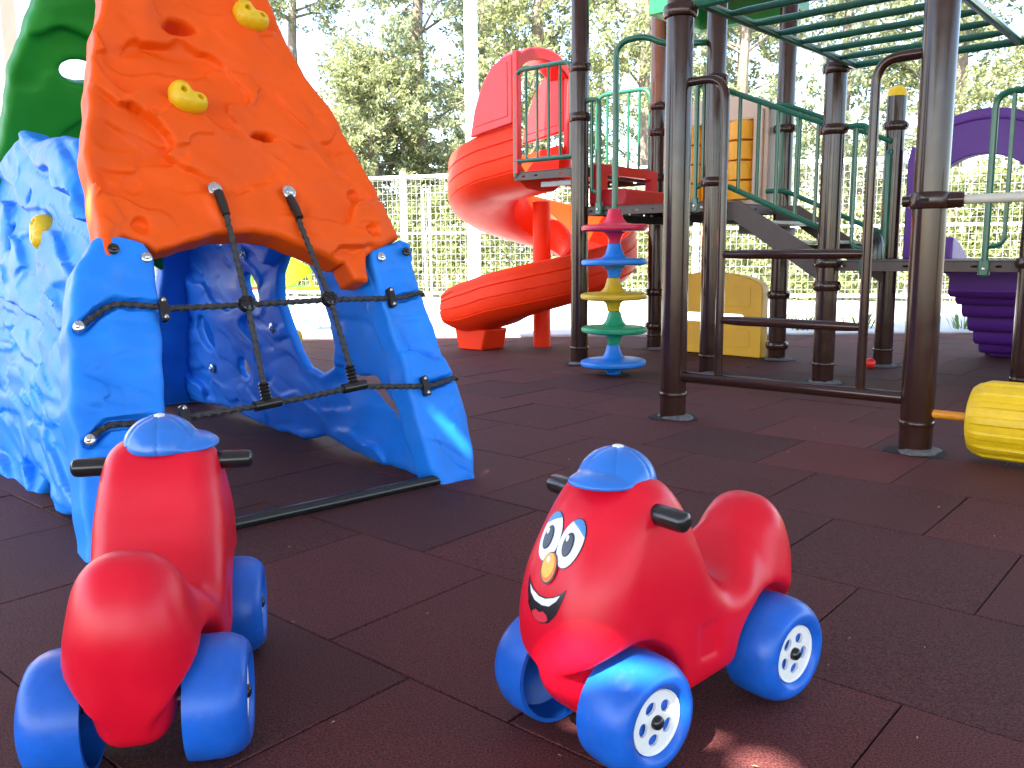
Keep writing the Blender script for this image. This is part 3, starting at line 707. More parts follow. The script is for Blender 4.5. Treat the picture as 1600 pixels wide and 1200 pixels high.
# ropes
def twist(t, L): return 1 + .20 * math.cos(3 * t - L * 230) + .06 * math.cos(2 * t + L * 400)
def rope(pts, r=.0082):
    P = fillet(pts, .05, 4); Q = [P[0]]
    for a, b in zip(P[:-1], P[1:]):
        n = max(1, int(np.linalg.norm(np.array(b) - np.array(a)) / .003))
        for k in range(1, n + 1): Q.append(np.array(a) + (np.array(b) - np.array(a)) * k / n)
    b = MB(); b.tube(Q, r, 10, rmod=twist); return obj('rope', b, M['rope'], climber, smooth=60)
w_ = .012
rope([fp(.05, .608, -.005), fp(.10, .645, -.016), fp(.144, .668, -.012), fp(.245, .652, 0), fp(.28, .640, w_), fp(.497, .637, w_ + .01), fp(.768, .641, w_ + .01), fp(1.005, .639, w_), fp(1.05, .641, .0), fp(1.146, .662, -.012), fp(1.18, .665, -.05)])
rope([fp(.028, .315, -.005), fp(.073, .343, -.012), fp(.184, .333, -.012), fp(.24, .333, 0), fp(.27, .331, w_), fp(.497, .336, w_ + .012), fp(.64, .343, w_ + .014), fp(.791, .357, w_ + .012), fp(1.057, .331, w_), fp(1.096, .331, .0), fp(1.21, .353, -.012), fp(1.24, .355, -.05)])
rope([fp(.491, 1.0, hfo(.491, 1.0) + .014), fp(.492, .95, hfo(.491, .95) + .014), fp(.495, .90, hfo(.495, .9) + .016), fp(.497, .64, w_ + .022), fp(.499, .35, w_ + .014)])
rope([fp(.726, .995, hfo(.726, .995) + .014), fp(.726, .95, hfo(.726, .95) + .014), fp(.73, .89, hfo(.73, .9) + .016), fp(.768, .64, w_ + .022), fp(.794, .37, w_ + .014)])
def lug(a0, b0, a1, b1, w0, w1):
    b = MB(); b.tube([fp(a0, b0, w0), fp((a0 + a1) / 2, (b0 + b1) / 2, (w0 + w1) / 2), fp(a1, b1, w1)], [.014, .015, .012], 10); obj('rope_sleeve', b, M['black'], climber)
lug(.491, .995, .4935, .915, hfo(.491, .99) + .012, hfo(.493, .92) + .016); lug(.726, .99, .729, .91, hfo(.726, .99) + .012, hfo(.729, .91) + .016)
for (a, b_) in ((.497, .638), (.768, .641)):
    b = MB(); b.lathe([(.012, -.018), (.022, -.014), (.026, -.004), (.026, .006), (.022, .014), (.012, .018)], fp(a, b_, w_ + .016), nf, 16)
    for k in (-.008, .008):
        b.box(fp(a + k, b_, w_ + .034), (.004, .036, .006), (va, es, nf)); b.box(fp(a, b_ + k, w_ + .034), (.036, .004, .006), (va, es, nf))
    obj('rope_connector', b, M['black'], climber)
for (a, b_, a2, b2) in ((.499, .338, .499, .40), (.791, .357, .788, .425)):
    b = MB(); d_ = np.array((a2 - a, b2 - b_)); 
    b.tube([fp(a - .04, b_ - .003, w_ + .012), fp(a + .04, b_ + .003, w_ + .012)], .0155, 12)
    pts = [fp(a + d_[0] * k / 12, b_ + d_[1] * k / 12, w_ + .013) for k in range(13)]
    b.tube(pts, [.0165 if k % 2 else .0125 for k in range(13)], 12); obj('rope_connector', b, M['black'], climber)
for (a, b_) in ((1.003, .639), (1.057, .331), (.262, .637), (.262, .331)):
    b = MB(); b.prism(rrect(-.011, -.034, .011, .034, .009), fp(a, b_, w_ + .004), va, es, nf, -.01, .012); c = obj('rope_clip', b, M['black'], climber, bevel=.003)
    for q in (-.024, .024):
        k = MB(); k.lathe([(.006, 0), (.006, .003), (.003, .005)], fp(a, b_ + q, w_ + .0155), nf, 10); obj('screw', k, M['steel'], c)

# ------------------------------------------------------------------ ride-on toys
prof = catmull([(.185, .05), (.228, .085), (.254, .14), (.262, .20), (.250, .265), (.222, .33), (.185, .385), (.135, .418), (.08, .412), (.042, .375), (.012, .31), (-.018, .25), (-.055, .218), (-.095, .225),
                (-.13, .262), (-.16, .303), (-.195, .326), (-.235, .32), (-.268, .285), (-.284, .23), (-.280, .17), (-.268, .11), (-.245, .065), (-.18, .055), (-.10, .08), (0., .072), (.1, .06)], 5)
def toy_body():
    h = .005; lo = (-.32, -.145, .02); hi = (.30, .145, .46)
    X1 = np.arange(lo[0], hi[0], h); Y1 = np.arange(lo[1], hi[1], h); Z1 = np.arange(lo[2], hi[2], h)
    X, Zg = np.meshgrid(X1, Z1, indexing='ij'); sd = sdpoly(X, Zg, prof)
    Wd = .104 - .016 * sstep(Zg, .26, .43) * sstep(X, -.02, .06)
    Wd = Wd - .012 * sstep(X, -.08, -.2) - .020 * sstep(X, -.08, -.2) * sstep(Zg, .16, .30)
    for cx in (.168, -.168):
        dw = np.hypot(X - cx, Zg - .087); Wd = Wd - .036 * (1 - sstep(dw, .088, .110)) * (1 if cx > 0 else 1)
    Wd = Wd - .008 * (1 - sstep(Zg, .05, .12))
    # emblem recess on the flank
    rec = (1 - sstep(np.abs(X - .008), .020, .026)) * (1 - sstep(np.abs(Zg - .150), .026, .032)); Wd = Wd - .004 * rec
    rr = .046 + .034 * sstep(X, -.10, -.17) + .030 * sstep(X, .10, .20); rr = rr * (.45 + .55 * sstep(Zg, .06, .16)); rr = np.clip(np.minimum(rr, Wd * .9), .015, .088)
    a = sd + rr; bb = np.abs(Y1[None, :, None]) - (Wd - rr)[:, None, :]; a = a[:, None, :]
    F = np.hypot(np.maximum(a, 0), np.maximum(bb, 0)) + np.minimum(np.maximum(a, bb), 0) - rr[:, None, :]
    # seat scoop: slightly dished saddle
    V_, Q = surface_nets(F, lo, h, 2)
    return npmesh('body', V_, Q, 180)
def cap_mesh():
    h = .003; lo = (-.085, -.085, -.006); hi = (.115, .085, .075); X, Y, Zg = grid3(lo, hi, h)
    th = np.arctan2(Y, X); seam = np.zeros_like(X)
    for k in range(6):
        a = PI / 6 + k * PI / 3; dd = np.abs(np.sin(th - a)) * np.hypot(X, Y); dd = np.where(np.cos(th - a) > 0, dd, 9); seam = np.maximum(seam, np.exp(-(dd / .0022) ** 2))
    f = (np.sqrt((X / .070) ** 2 + (Y / .070) ** 2 + (Zg / .062) ** 2) - 1) * .062 + .0030 * seam
    g_ = (np.sqrt(((X - .045) / .062) ** 2 + (Y / .060) ** 2 + (Zg / .027) ** 2) - 1) * .03
    f = smin(f, g_, .006); f = smax(f, -Zg + .0, .006); V_, Q = surface_nets(f, lo, h, 1); return npmesh('cap', V_, Q, 60)
body_m = toy_body(); cap_m = cap_mesh()
bvh = BVHTree.FromPolygons([p.co[:] for p in body_m.vertices], [tuple(p.vertices) for p in body_m.polygons])

def sticker(name, poly, mt, parent, off, cy=0., cz=0.):
    """flat print pressed onto the curved front of the body"""
    P = [((p[0] + cy) * .84 - .006, .331 + (p[1] + cz - .292) * .87) for p in poly]; ys = [p[0] for p in P]; zs = [p[1] for p in P]
    pts = [Vector(p) for p in P]; nb2 = len(pts)
    for y in np.arange(min(ys), max(ys), .005):
        for z in np.arange(min(zs), max(zs), .005): pts.append(Vector((y, z)))
    r_ = delaunay_2d_cdt(pts, [], [list(range(nb2))], 1, 1e-6)
    vs = []; fs = []
    for p in r_[0]:
        hit = bvh.ray_cast(Vector((.5, p[0], p[1])), Vector((-1, 0, 0)))
        q = hit[0] if hit[0] is not None else Vector((.2, p[0], p[1])); nn = hit[1] if hit[1] is not None else Vector((1, 0, 0))
        vs.append(q + Vector((1, 0, .15)).normalized() * (off + .0006))
    for f in r_[2]:
        a = sum(r_[0][f[i]][0] * r_[0][f[(i + 1) % len(f)]][1] - r_[0][f[(i + 1) % len(f)]][0] * r_[0][f[i]][1] for i in range(len(f)))
        fs.append(tuple(f) if a > 0 else tuple(reversed(f)))
    return obj(name, MB().add(vs, fs), mt, parent, smooth=180, local=True)

def tyre_mesh():
    b = MB(); R = .095; w = .044
    prof_ = [(.050, .030), (.054, .034), (.061, w), (.070, w + .001), (.079, w - .003), (.087, w - .012), (.0925, w - .024), (R, w - .040), (R, -w * .6), (.0935, -w), (.086, -w), (.084, -w + .012), (.080, .0), (.045, .016), (.012, .02), (.012, .026), (.04, .029)]
    b.lathe(prof_ + [prof_[0]], (0, 0, 0), (0, 1, 0), 48); b.f = b.f[:-2]; return b.mesh('tyre', 50)
def hub_mesh():
    b = MB(); b.prism(ell(0, 0, .049, .049, 36), (0, .0, 0), (1, 0, 0), (0, 0, 1), (0, 1, 0), .0295, .0345, [ell(.029 * math.cos(a), .029 * math.sin(a), .0095, .0120, 12, a) for a in [math.radians(18 + 72 * k) for k in range(5)]])
    b.lathe([(.049, .0345), (.051, .037), (.0525, .037), (.0525, .03)], (0, 0, 0), (0, 1, 0), 36); b.f = b.f[:-2]
    return b.mesh('hub', 40)
tyre_m = tyre_mesh(); hub_m = hub_mesh()
ax_m = MB().lathe([(.0115, .034), (.0115, .038), (.010, .042), (.006, .045), (.003, .0455)], (0, 0, 0), (0, 1, 0), 18).mesh('axle_cap', 50)
tyre_m.materials.append(M['toy_blue']); hub_m.materials.append(M['white']); ax_m.materials.append(M['black'])

def make_toy(label):
    T = thing('ride_on_toy', label, 'ride-on toy', (0, 0, 0), 'red ride-on toys'); ORIG.pop(T.name)
    bd = obj('body', body_m, M['toy_red'], T, local=True)
    # face
    for sy, k in ((1, 1.0), (-1, 1.0)):
        cy, cz = sy * .0265 + .0, .292
        rim = obj_r = sticker('eye', ell(0, 0, .0275, .040, 26, sy * -.12), M['sticker_black'], T, .0003, cy, cz)
        wh = sticker('eye_white', ell(0, 0, .0262, .0385, 26, sy * -.12), M['eye_white'], rim, .0010, cy, cz)
        lid = [p for p in ell(0, 0, .0262, .0385, 40, sy * -.12) if p[1] > .024 + sy * -.45 * p[0]]
        lid = sorted(lid, key=lambda p: math.atan2(p[1], p[0])); sticker('eyelid', lid, M['sticker_blue'], rim, .0017, cy, cz)
        sticker('pupil', ell(-.003, -.002, .0125, .019, 20), M['sticker_black'], rim, .0017, cy, cz)
        sticker('iris', ell(-.003, -.003, .0105, .016, 18), M['sticker_grey'], rim, .0023, cy, cz)
        sticker('eye_highlight', ell(-.008, .007, .0035, .005, 10), M['eye_white'], rim, .0029, cy, cz)
    ns = sticker('nose', ell(0, 0, .0195, .026, 24), M['sticker_black'], T, .0024, -.002, .247)
    sticker('nose_shade', ell(.0, .001, .017, .0235, 22), M['sticker_orange'], ns, .0030, -.002, .247)
    sticker('nose_front', ell(-.002, .004, .0145, .0195, 22), M['sticker_yellow'], ns, .0036, -.002, .247)
    sticker('nose_highlight', ell(-.005, .013, .004, .005, 10), M['eye_white'], ns, .0042, -.002, .247)
    mo = [(-.052, .224), (-.046, .219), (-.03, .207), (-.012, .201), (.006, .201), (.026, .208), (.044, .220), (.05, .226), (.047, .208), (.038, .182), (.022, .163), (.002, .156), (-.02, .161), (-.036, .178), (-.046, .202)]
    mth = sticker('mouth', mo[::-1], M['sticker_black'], T, .0005)
    sticker('teeth', [(-.040, .2115), (-.03, .205), (-.012, .199), (.006, .199), (.026, .206), (.040, .214), (.034, .203), (.018, .190), (.0, .187), (-.02, .190), (-.033, .199)][::-1], M['eye_white'], mth, .0012)
    sticker('tongue', [(-.02, .164), (-.022, .171), (-.014, .177), (-.004, .174), (.006, .178), (.016, .174), (.02, .167), (.012, .161), (0, .158), (-.012, .160)], M['sticker_red'], mth, .0012)
    for sy in (1, -1):
        h_ = MB(); h_.lathe([(.0150, 0), (.0158, .004), (.0158, .062), (.0145, .069), (.010, .073), (.004, .074)], (.118, sy * .072, .372), (0, sy, 0), 20); hd_ = obj('handle', h_, M['black'], T, local=True)
        h_ = MB(); h_.lathe([(.0225, -.006), (.0225, .003), (.0195, .006), (.0165, .006)], (.118, sy * .078, .372), (0, sy, 0), 20); obj('grip_collar', h_, M['toy_red'], hd_, local=True)
    cp = obj('cap', cap_m, M['cap_blue'], T, local=True); cp.scale = (.88, .88, .90); cp.location = (.112, 0, .402); cp.rotation_euler = (0, math.radians(-6), 0)
    bt = MB(); bt.lathe([(.010, -.002), (.010, .0015), (.006, .003)], (0, 0, .061), (0, 0, 1), 14); obj('cap_button', bt, M['white'], cp, local=True)
    for x in (.168, -.168):
        ax_ = MB(); ax_.tube([(x, -.12, .0874), (x, .12, .0874)], .006, 8); obj('axle', ax_, M['steel'], T, local=True)
        for sy in (1, -1):
            w = obj('wheel', tyre_m, None, T, local=True); w.scale = (.92, .95, .92); w.location = (x, sy * .106, .0874); w.rotation_euler = (0, 0, 0 if sy > 0 else PI)
            hb = obj('hub', hub_m, None, w, local=True); hb.rotation_euler = (0, random.uniform(0, 1), 0)
            obj('axle_cap', ax_m, None, w, local=True)
    return T
toy = make_toy('red ride-on toy in the centre showing its smiling face, blue cap peak towards us')
toy.location = (.247, 1.357, 0); toy.rotation_euler.z = math.radians(218.3)
for c in toy.children:
    if c.name.startswith('cap'): c.rotation_euler = (0, math.radians(-4), math.radians(12))
toy2 = dup_tree(toy)
toy2['label'] = 'red ride-on toy at the left seen from behind, hiding its face'
toy2.scale = (1.04,) * 3; toy2.location = (-.592, 1.375, 0); toy2.rotation_euler.z = math.radians(102.5)
for c in toy2.children:
    if c.name.startswith('cap'): c.rotation_euler = (math.radians(5), 0, math.radians(-88))

# ------------------------------------------------------------------ play tower
PF = np.array((.459, 5.842, 0)); PE = np.array((1.222, 5.319, 0)); PG = np.array((1.111, 6.704, 0)); PHh = np.array((1.838, 5.958, 0))
PA = np.array((.733, 3.883, 0)); PB = np.array((1.51, 3.169, 0)); PC = np.array((1.775, 4.885, 0)); PD = PC + u * 1.0; PI_ = np.array((2.41, 5.575, 0)); PL = PI_ + u * 1.0
tower = thing('play_tower', 'brown post play tower with decks, green railings, stairs and play panels', 'play structure', (1.5, 5.6, 0))
PR = .0585
def post(P, h, parent, collars=(), r=PR, cap=None, footing=True):
    b = MB(); b.lathe([(r, -.02), (r, h - .004), (r * .9, h)], P, Z, 24); o = obj('post', b, M['brown'], parent)
    for z_ in collars:
        c = MB(); c.lathe([(r + .001, -.028), (r + .012, -.024), (r + .017, -.010), (r + .017, .010), (r + .012, .024), (r + .001, .028)], P + Z * z_, Z, 24)
        c.tube([P + Z * z_ + (u * .8 + v * -.2) * (r + .012), P + Z * z_ + (u * .8 + v * -.2) * (r + .045)], .012, 8)
        obj('collar', c, M['brown'], o, bevel=0)
    c = MB(); c.lathe([(r + .0015, .10), (r + .004, .105), (r + .004, .115), (r + .0015, .12)], P, Z, 20); obj('seam_ring', c, M['brown'], o)
    if cap:
        c = MB(); c.lathe([(r * 1.02, h - .01), (r * 1.02, h + .01), (r * .85, h + .035), (r * .45, h + .052), (.004, h + .056)], P, Z, 20); obj('post_cap', c, cap, o)
    if footing:
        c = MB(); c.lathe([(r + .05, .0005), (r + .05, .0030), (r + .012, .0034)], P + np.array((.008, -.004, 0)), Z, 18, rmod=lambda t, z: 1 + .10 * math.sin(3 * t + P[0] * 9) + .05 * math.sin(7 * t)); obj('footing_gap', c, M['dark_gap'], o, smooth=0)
        c = MB(); c.lathe([(r + .022, .003), (r + .018, .008), (r + .006, .014), (r - .004, .018)], P + np.array((.012, -.010, 0)), Z, 16, rmod=lambda t, z: 1 + .16 * math.sin(2 * t + P[1] * 5) + .08 * math.sin(5 * t)); obj('footing', c, M['footing'], o, smooth=60)
    return o
post(PF, 2.9, tower, (1.62, 1.93)); post(PE, 2.9, tower, (1.16, 1.75)); post(PG, 2.75, tower, (.18, .44, 1.30, 1.63, 1.82))
post(PHh, 2.9, tower, (.10, .45, 1.55)); post(PI_, 1.70, tower, (.67, 1.51), cap=M['yellow']); post(PL, 1.86, tower, (.67, 1.51), cap=M['yellow'])
post(PC, 1.78, tower, (.55, .68, 1.40, 1.72)); post(PD, 1.78, tower, (.68, 1.50, 1.70))

def deck(quad, z, name='deck', th=.055):
    quad = [np.array(q) for q in quad]; c = sum(quad) / 4; q2 = [c + (q - c) * 1.0 for q in quad]
    d = thing_deck = None
    b = MB(); pl = [(q[0], q[1]) for q in q2]
    b.prism(pl, (0, 0, z), (1, 0, 0), (0, 1, 0), (0, 0, 1), -.006, 0); dk = obj(name, b, M['brown_plate'], tower)
    for i in range(4):
        a, e = q2[i], q2[(i + 1) % 4]; L_ = np.linalg.norm(e - a); d1 = (e - a) / L_; n1 = np.cross(d1, Z)
        hs = []
        for k in range(int(L_ / .11)):
            if k % 3 != 2: hs.append(rrect(.07 + k * .11, -.035, .10 + k * .11, -.023, .005, 2))
        b = MB(); b.prism([(0, -th), (L_, -th), (L_, .002), (0, .002)], a + Z * z, d1, Z, n1, -.004, .0, hs); obj('deck_edge', b, M['brown_plate'], dk)
    return dk
DZ0, DZ1, DZ2 = 1.305, 1.045, .69
deck([PF, PE, PHh, PG], DZ1)
deck([PF - u * .57, PF, PG, PG - u * .57][::1], DZ0)
deck([PC, PD, PL, PI_], DZ2)
# support brackets below the first deck
for q in (.3, .7):
    b = MB(); b.box(PF + (PE - PF) * q + (PG - PF) * .5 + Z * (DZ1 - .085), (.05, .95, .05), (u, v, Z)); obj('deck_beam', b, M['dark_gap'], tower)
# rail of slots under the upper deck
b = MB(); b.box(PF - u * .25 + v * .1 + Z * (DZ0 - .085), (.30, .03, .035), (u, v, Z)); obj('deck_bracket', b, M['grey_steel'], tower, bevel=.004)

def railing(a, b_, z0, z1, n, name='railing', corner=.09, drop=0., legs=True):
    """green tube frame with vertical bars between two ground points"""
    a = np.array(a); b_ = np.array(b_); d = b_ - a
    P = lambda t, z: a + d * t + Z * (z - drop * t)
    rr = MB(); rr.tube(fillet([P(0, z0), P(0, z1), P(1, z1), P(1, z0)], corner) , .0165, 10); o = obj(name, rr, M['green_tube'], tower)
    lo = MB(); lo.tube([P(0, z0), P(1, z0)], .0165, 10); obj('bottom_rail', lo, M['green_tube'], o)
    for k in range(1, n + 1):
        t = k / (n + 1); c = MB(); c.tube([P(t, z0), P(t, z1)], .0105, 8); obj('bar', c, M['green_tube'], o)
    return o
# front and back railings of the upper deck
railing(PF - u * .555, PF - u * .065, DZ0 + .075, DZ0 + .68, 4, corner=.08)
for q in (.555,):
    c = MB(); c.tube([PF - u * q + Z * (DZ0 - .03), PF - u * q + Z * (DZ0 + .08)], .0165, 10); obj('railing_foot', c, M['green_tube'], tower)
railing(PG - u * .555, PG - u * .065, DZ0 + .06, DZ0 + .66, 4, corner=.1)
# hand loops at the openings: outer tube bolted to the deck, inner bar curving in
def loop(P0, dirv, z0, z1, w, parent=tower, inner=.62):
    P0 = np.array(P0); dv = np.array(dirv)
    b = MB(); b.tube(fillet([P0 + Z * z1 + dv * PR * .9, P0 + dv * w + Z * z1, P0 + dv * w + Z * (z0 + .0)], .08), .0165, 10); o = obj('hand_loop', b, M['green_tube'], parent)
    b = MB(); b.tube(fillet([P0 + dv * w * inner + Z * (z1 - .003), P0 + dv * w * inner + Z * (z0 + .10), P0 + dv * w + Z * (z0 + .085)], .06), .0115, 8); obj('bar', b, M['green_tube'], o)
    b = MB(); b.box(P0 + dv * w + Z * (z0 - .015) , (.05, .03, .085), (dv, np.cross(Z, dv), Z)); obj('foot_plate', b, M['green_tube'], o, bevel=.008)
    b = MB(); b.lathe([(.008, 0), (.008, .004), (.004, .007)], P0 + dv * w + Z * (z0 - .02) - v * .016, -v, 8); obj('bolt', b, M['steel'], o)
loop(PF, u, DZ1, 1.72, .155); loop(PE, -u, DZ1, 1.74, .12)
loop(PC, u, DZ2 - .02, 1.41, .20); loop(PD, -u, DZ2 - .02, 1.50, .21)
loop(PI_, -v, DZ2 - .02, 1.35, .10); loop(PC, v, DZ2 - .02, 1.36, .10)
# crimson step panel between the two deck levels
fg = (PG - PF) / np.linalg.norm(PG - PF); LFG = np.linalg.norm(PG - PF); ng = np.cross(fg, Z)
b = MB(); b.prism(rrect(.09, DZ1 + .003, LFG - .12, DZ0 + .03, .03), PF + ng * .02, fg, Z, ng, 0, .05, [rrect(.24, DZ1 + .12, LFG - .22, DZ0 - .035, .02)]); stp = obj('step_panel', b, M['panel_red'], tower, bevel=.01)
b = MB(); b.box(PF + fg * (LFG / 2 + .04) + ng * .15 + Z * (DZ1 + .062), (LFG - .25, .20, .115), (fg, ng, Z)); obj('step', b, M['panel_red'], stp, bevel=.015)
# block panel between G and H
gh = (PHh - PG) / np.linalg.norm(PHh - PG); LGH = np.linalg.norm(PHh - PG); nh = -np.cross(gh, Z)
fo_ = -nh if nh @ np.array((0, -1, 0)) < 0 else nh
zb, zt = DZ1 + .003, DZ1 + .68
top = [(LGH - .085, zt), (LGH - .2, zt + .055), (LGH * .5 + .1, zt + .085), (LGH * .5 - .1, zt + .085), (.3, zt + .05), (.10, zt - .02)]
fr = [(.10, zb), (LGH - .085, zb)] + top
win = [(.20, zb + .05), (LGH - .205, zb + .05), (LGH - .205, zt - .09), (.20, zt - .09)]
b = MB(); b.prism(fr, PG, gh, Z, fo_, -.06, .06, [win]); pn = obj('block_panel', b, M['beige'], tower, bevel=.012)
b = MB(); b.box(PG + gh * (LGH - .145) + fo_ * .072 + Z * ((zb + zt) / 2), (.05, .022, zt - zb - .06), (gh, fo_, Z)); obj('panel_rib', b, M['beige'], pn, bevel=.008)
nx = 3; ww = (LGH - .405) / nx; hh = (zt - zb - .14) / 4
for i in range(nx):
    for j in range(4):
        c = MB(); P = PG + gh * (.20 + ww * (i + .5)) + Z * (zb + .05 + hh * (j + .5))
        c.lathe([(ww * .40, -hh * .48), (ww * .48, -hh * .44), (ww * .48, hh * .44), (ww * .40, hh * .48)], P, Z, 20); obj('block', c, M['block_yellow'], pn)
# crawl panel below
cz = .60; yp = [(.13, .006), (LGH - .10, .006), (LGH - .10, .49)] + arc(LGH * .5, .49, LGH * .5 - .10, .11, 8, 172, 10) + [(.13, .49)]
b = MB(); b.prism(yp, PG, gh, Z, fo_, -.045, .045, [rrect(.24, .235, LGH - .24, .305, .03)]); cp_ = obj('crawl_panel', b, M['panel_yellow'], tower, bevel=.015)
for (x0, z0, x1, z1) in ((.22, .36, LGH - .19, .50), (.22, .07, LGH - .19, .20)):
    b = MB(); b.prism(rrect(x0, z0, x1, z1, .02), PG, gh, Z, fo_, .044, .048); obj('raised_field', b, M['panel_yellow'], cp_, bevel=.003)
# stairs from the first deck down to the second
eh = (PHh - PE) / np.linalg.norm(PHh - PE); LEH = np.linalg.norm(PHh - PE)
sA0 = PE + eh * .06; sA1 = PC + v * .06; sB0 = PHh - eh * .06; sB1 = PI_ - v * .06
for (p, q) in ((sA0, sA1), (sB0, sB1)):
    d = (q - p); Lh = np.linalg.norm(d); d1 = d / Lh; n1 = np.cross(d1, Z)
    b = MB(); b.prism([(-.01, DZ1 - .11), (.10, DZ1 - .11), (Lh + .0, DZ2 - .16), (Lh, DZ2 - .0), (.14, DZ1 + .0), (-.01, DZ1 + .0)], p, d1, Z, n1, -.012, .012); obj('stair_stringer', b, M['brown_plate'], tower, bevel=.003)
nt_ = 3
tread_m = mat('stair_tread', (.48, .47, .40), .5, .1, 20)
for k in range(1, nt_):
    t = k / nt_; p = sA0 + (sA1 - sA0) * t; q = sB0 + (sB1 - sB0) * t; m_ = (p + q) / 2; w = np.linalg.norm(q - p) - .04; ax_ = (q - p) / np.linalg.norm(q - p); az = np.cross(ax_, Z)
    hs = []
    b = MB(); b.box(m_ + Z * (DZ1 - (DZ1 - DZ2) * t - .012), (w, .23, .02), (ax_, az, Z)); st = obj('stair_tread', b, tread_m, tower, bevel=.004)
    b = MB(); b.box(m_ + Z * (DZ1 - (DZ1 - DZ2) * t - .050) - az * .11, (w, .006, .05), (ax_, az, Z)); obj('tread_lip', b, M['brown_plate'], st)
    for kk in range(9):
        b = MB(); b.lathe([(.007, 0), (.007, .003)], m_ + ax_ * w * (kk / 8 - .5) * .85 + Z * (DZ1 - (DZ1 - DZ2) * t - .002), Z, 8); obj('tread_stud', b, M['brown_plate'], st)
def stair_rail(p, q, side):
    d = q - p; Lh = np.linalg.norm(d); dz = DZ1 - DZ2
    zt_ = DZ1 + .66; zl = DZ1 + .10; K = .16
    top_ = [p + Z * (zt_ - .01) - d * .12, p + d * .02 + Z * zt_, p + d * 1.0 + Z * (zt_ - dz * .82)]
    b = MB(); b.tube(fillet(top_, .06), .0165, 10); o = obj('stair_handrail', b, M['green_tube'], tower)
    b = MB(); b.tube(fillet([p + Z * zl - d * .12, p + d * .06 + Z * zl, p + d * 1.0 + Z * (zl - dz * .86)], .05), .0165, 10); obj('bottom_rail', b, M['green_tube'], o)
    for k in range(6):
        t = .02 + k * .165; c = MB(); c.tube([p + d * t + Z * (zl - dz * .88 * max(0, t - .05)), p + d * t + Z * (zt_ - dz * .82 * max(t - .02, 0))], .0115, 8); obj('bar', c, M['green_tube'], o)
stair_rail(sA0 + v * -.01, sA1, 1); stair_rail(sB0, sB1, -1)
# dark rubber tunnel end seen at the foot of the stairs
b = MB(); b.lathe([(.055, 0), (.055, .09), (.04, .14), (.015, .165)], PI_ - v * .42 + u * .05 + Z * DZ2, Z, 16); obj('steering_boss', b, M['black'], tower)
# purple arch on the far side of the lower deck
il = u; ni = -v
out_ = [(.10, DZ2)] + [(.10, DZ2 + .60), (.12, DZ2 + .68), (.17, DZ2 + .68)] + [(.20, DZ2 + .72)] + arc(.52, DZ2 + .66, .34, .21, 158, 22, 14) + [(.87, DZ2 + .70), (.92, DZ2 + .68), (.94, DZ2 + .60), (.94, DZ2)]
in_ = [(.78, DZ2), (.80, DZ2 + .12), (.82, DZ2 + .3)] + arc(.52, DZ2 + .36, .29, .25, 10, 170, 16) + [(.22, DZ2 + .3), (.24, DZ2 + .12), (.26, DZ2)]
b = MB(); b.prism(out_ + [(p[0], p[1]) for p in in_[::1]][0:0] + in_, PI_, il, Z, ni, -.05, .05) if False else None
poly_arch = out_ + in_
b = MB(); b.prism(poly_arch, PI_, il, Z, ni, -.05, .05); ar = obj('slide_arch', b, M['purple'], tower, bevel=.012)
b = MB(); rim = [PI_ + il * x + Z * z_ + ni * .05 for (x, z_) in arc(.52, DZ2 + .635, .33, .18, 160, 20, 16)]; b.tube(rim, .010, 8); obj('arch_rim', b, M['purple'], ar)

# ------------------------------------------------------------------ purple slide
ps = thing('purple_slide', 'purple plastic slide with scalloped underside below the lower deck', 'slide', tuple(PI_ + u * .55 + v * .6))
LS = 1.22
def zc_(s): return DZ2 - .035 - (DZ2 - .22) * sstep(np.array(s), .0, 1.15) * 1.0
top_c = [(s, float(zc_(s))) for s in np.linspace(0.02, LS, 18)]
bot = []
for k in range(7):
    s0 = LS * k / 7; s1 = LS * (k + 1) / 7; zm = float(zc_((s0 + s1) / 2)) - .12
    bot += arc((s0 + s1) / 2, zm, (s1 - s0) / 2 * .98, .075, 180, 360, 7)[:-1]
poly_ = top_c[::-1] + [(0.02, bot[0][1])] + [q for q in bot[1:]]
b = MB(); b.prism(poly_, PI_ + u * .36, v, Z, u, 0, .40); obj('chute', b, M['purple'], ps, bevel=.014)
for s_ in (.34, .78):
    pp = [(s, z_ + .17) for s, z_ in top_c]; b = MB(); b.prism(pp[::-1] + [(s, z_ - .05) for s, z_ in top_c], PI_ + u * s_, v, Z, u, -.03, .03); obj('side_wall', b, M['purple'], ps, bevel=.014)
b = MB(); b.prism([(LS - .22, .0), (LS - .05, .0), (LS - .02, .12), (LS - .26, .12)], PI_ + u * .40, v, Z, u, 0, .32); obj('slide_foot', b, M['purple'], ps, bevel=.012)
# roof over the back posts
rf0 = (PG + PHh) / 2 + v * .12; hw, hd2 = .44, .36; ez = 2.40; pk = rf0 + Z * (ez + .75)
cs = [rf0 - u * hw - v * hd2 + Z * ez, rf0 + u * hw - v * hd2 + Z * ez, rf0 + u * hw + v * hd2 + Z * ez, rf0 - u * hw + v * hd2 + Z * ez]
b = MB(); tp = [pk + (c - pk) * .04 for c in cs]; lo_ = [c + Z * .14 + (pk - c) * .02 for c in cs]
inner = [rf0 + (c - rf0) * .9 + Z * (.0 * 1) for c in cs]; inner = [np.array((i[0], i[1], ez + .02)) for i in inner]
ipk = pk - Z * .08
vs = cs + lo_ + tp + inner + [ipk]
fs = [(0, 1, 5, 4), (1, 2, 6, 5), (2, 3, 7, 6), (3, 0, 4, 7), (4, 5, 9, 8), (5, 6, 10, 9), (6, 7, 11, 10), (7, 4, 8, 11), (8, 9, 10, 11)]
for i in range(4):
    j = (i + 1) % 4; fs += [(j, i, 12 + i, 12 + j), (12 + i, 16, 12 + j)]
b.add(vs, fs); obj('roof', b, M['roof_green'], tower, smooth=20, bevel=.01)

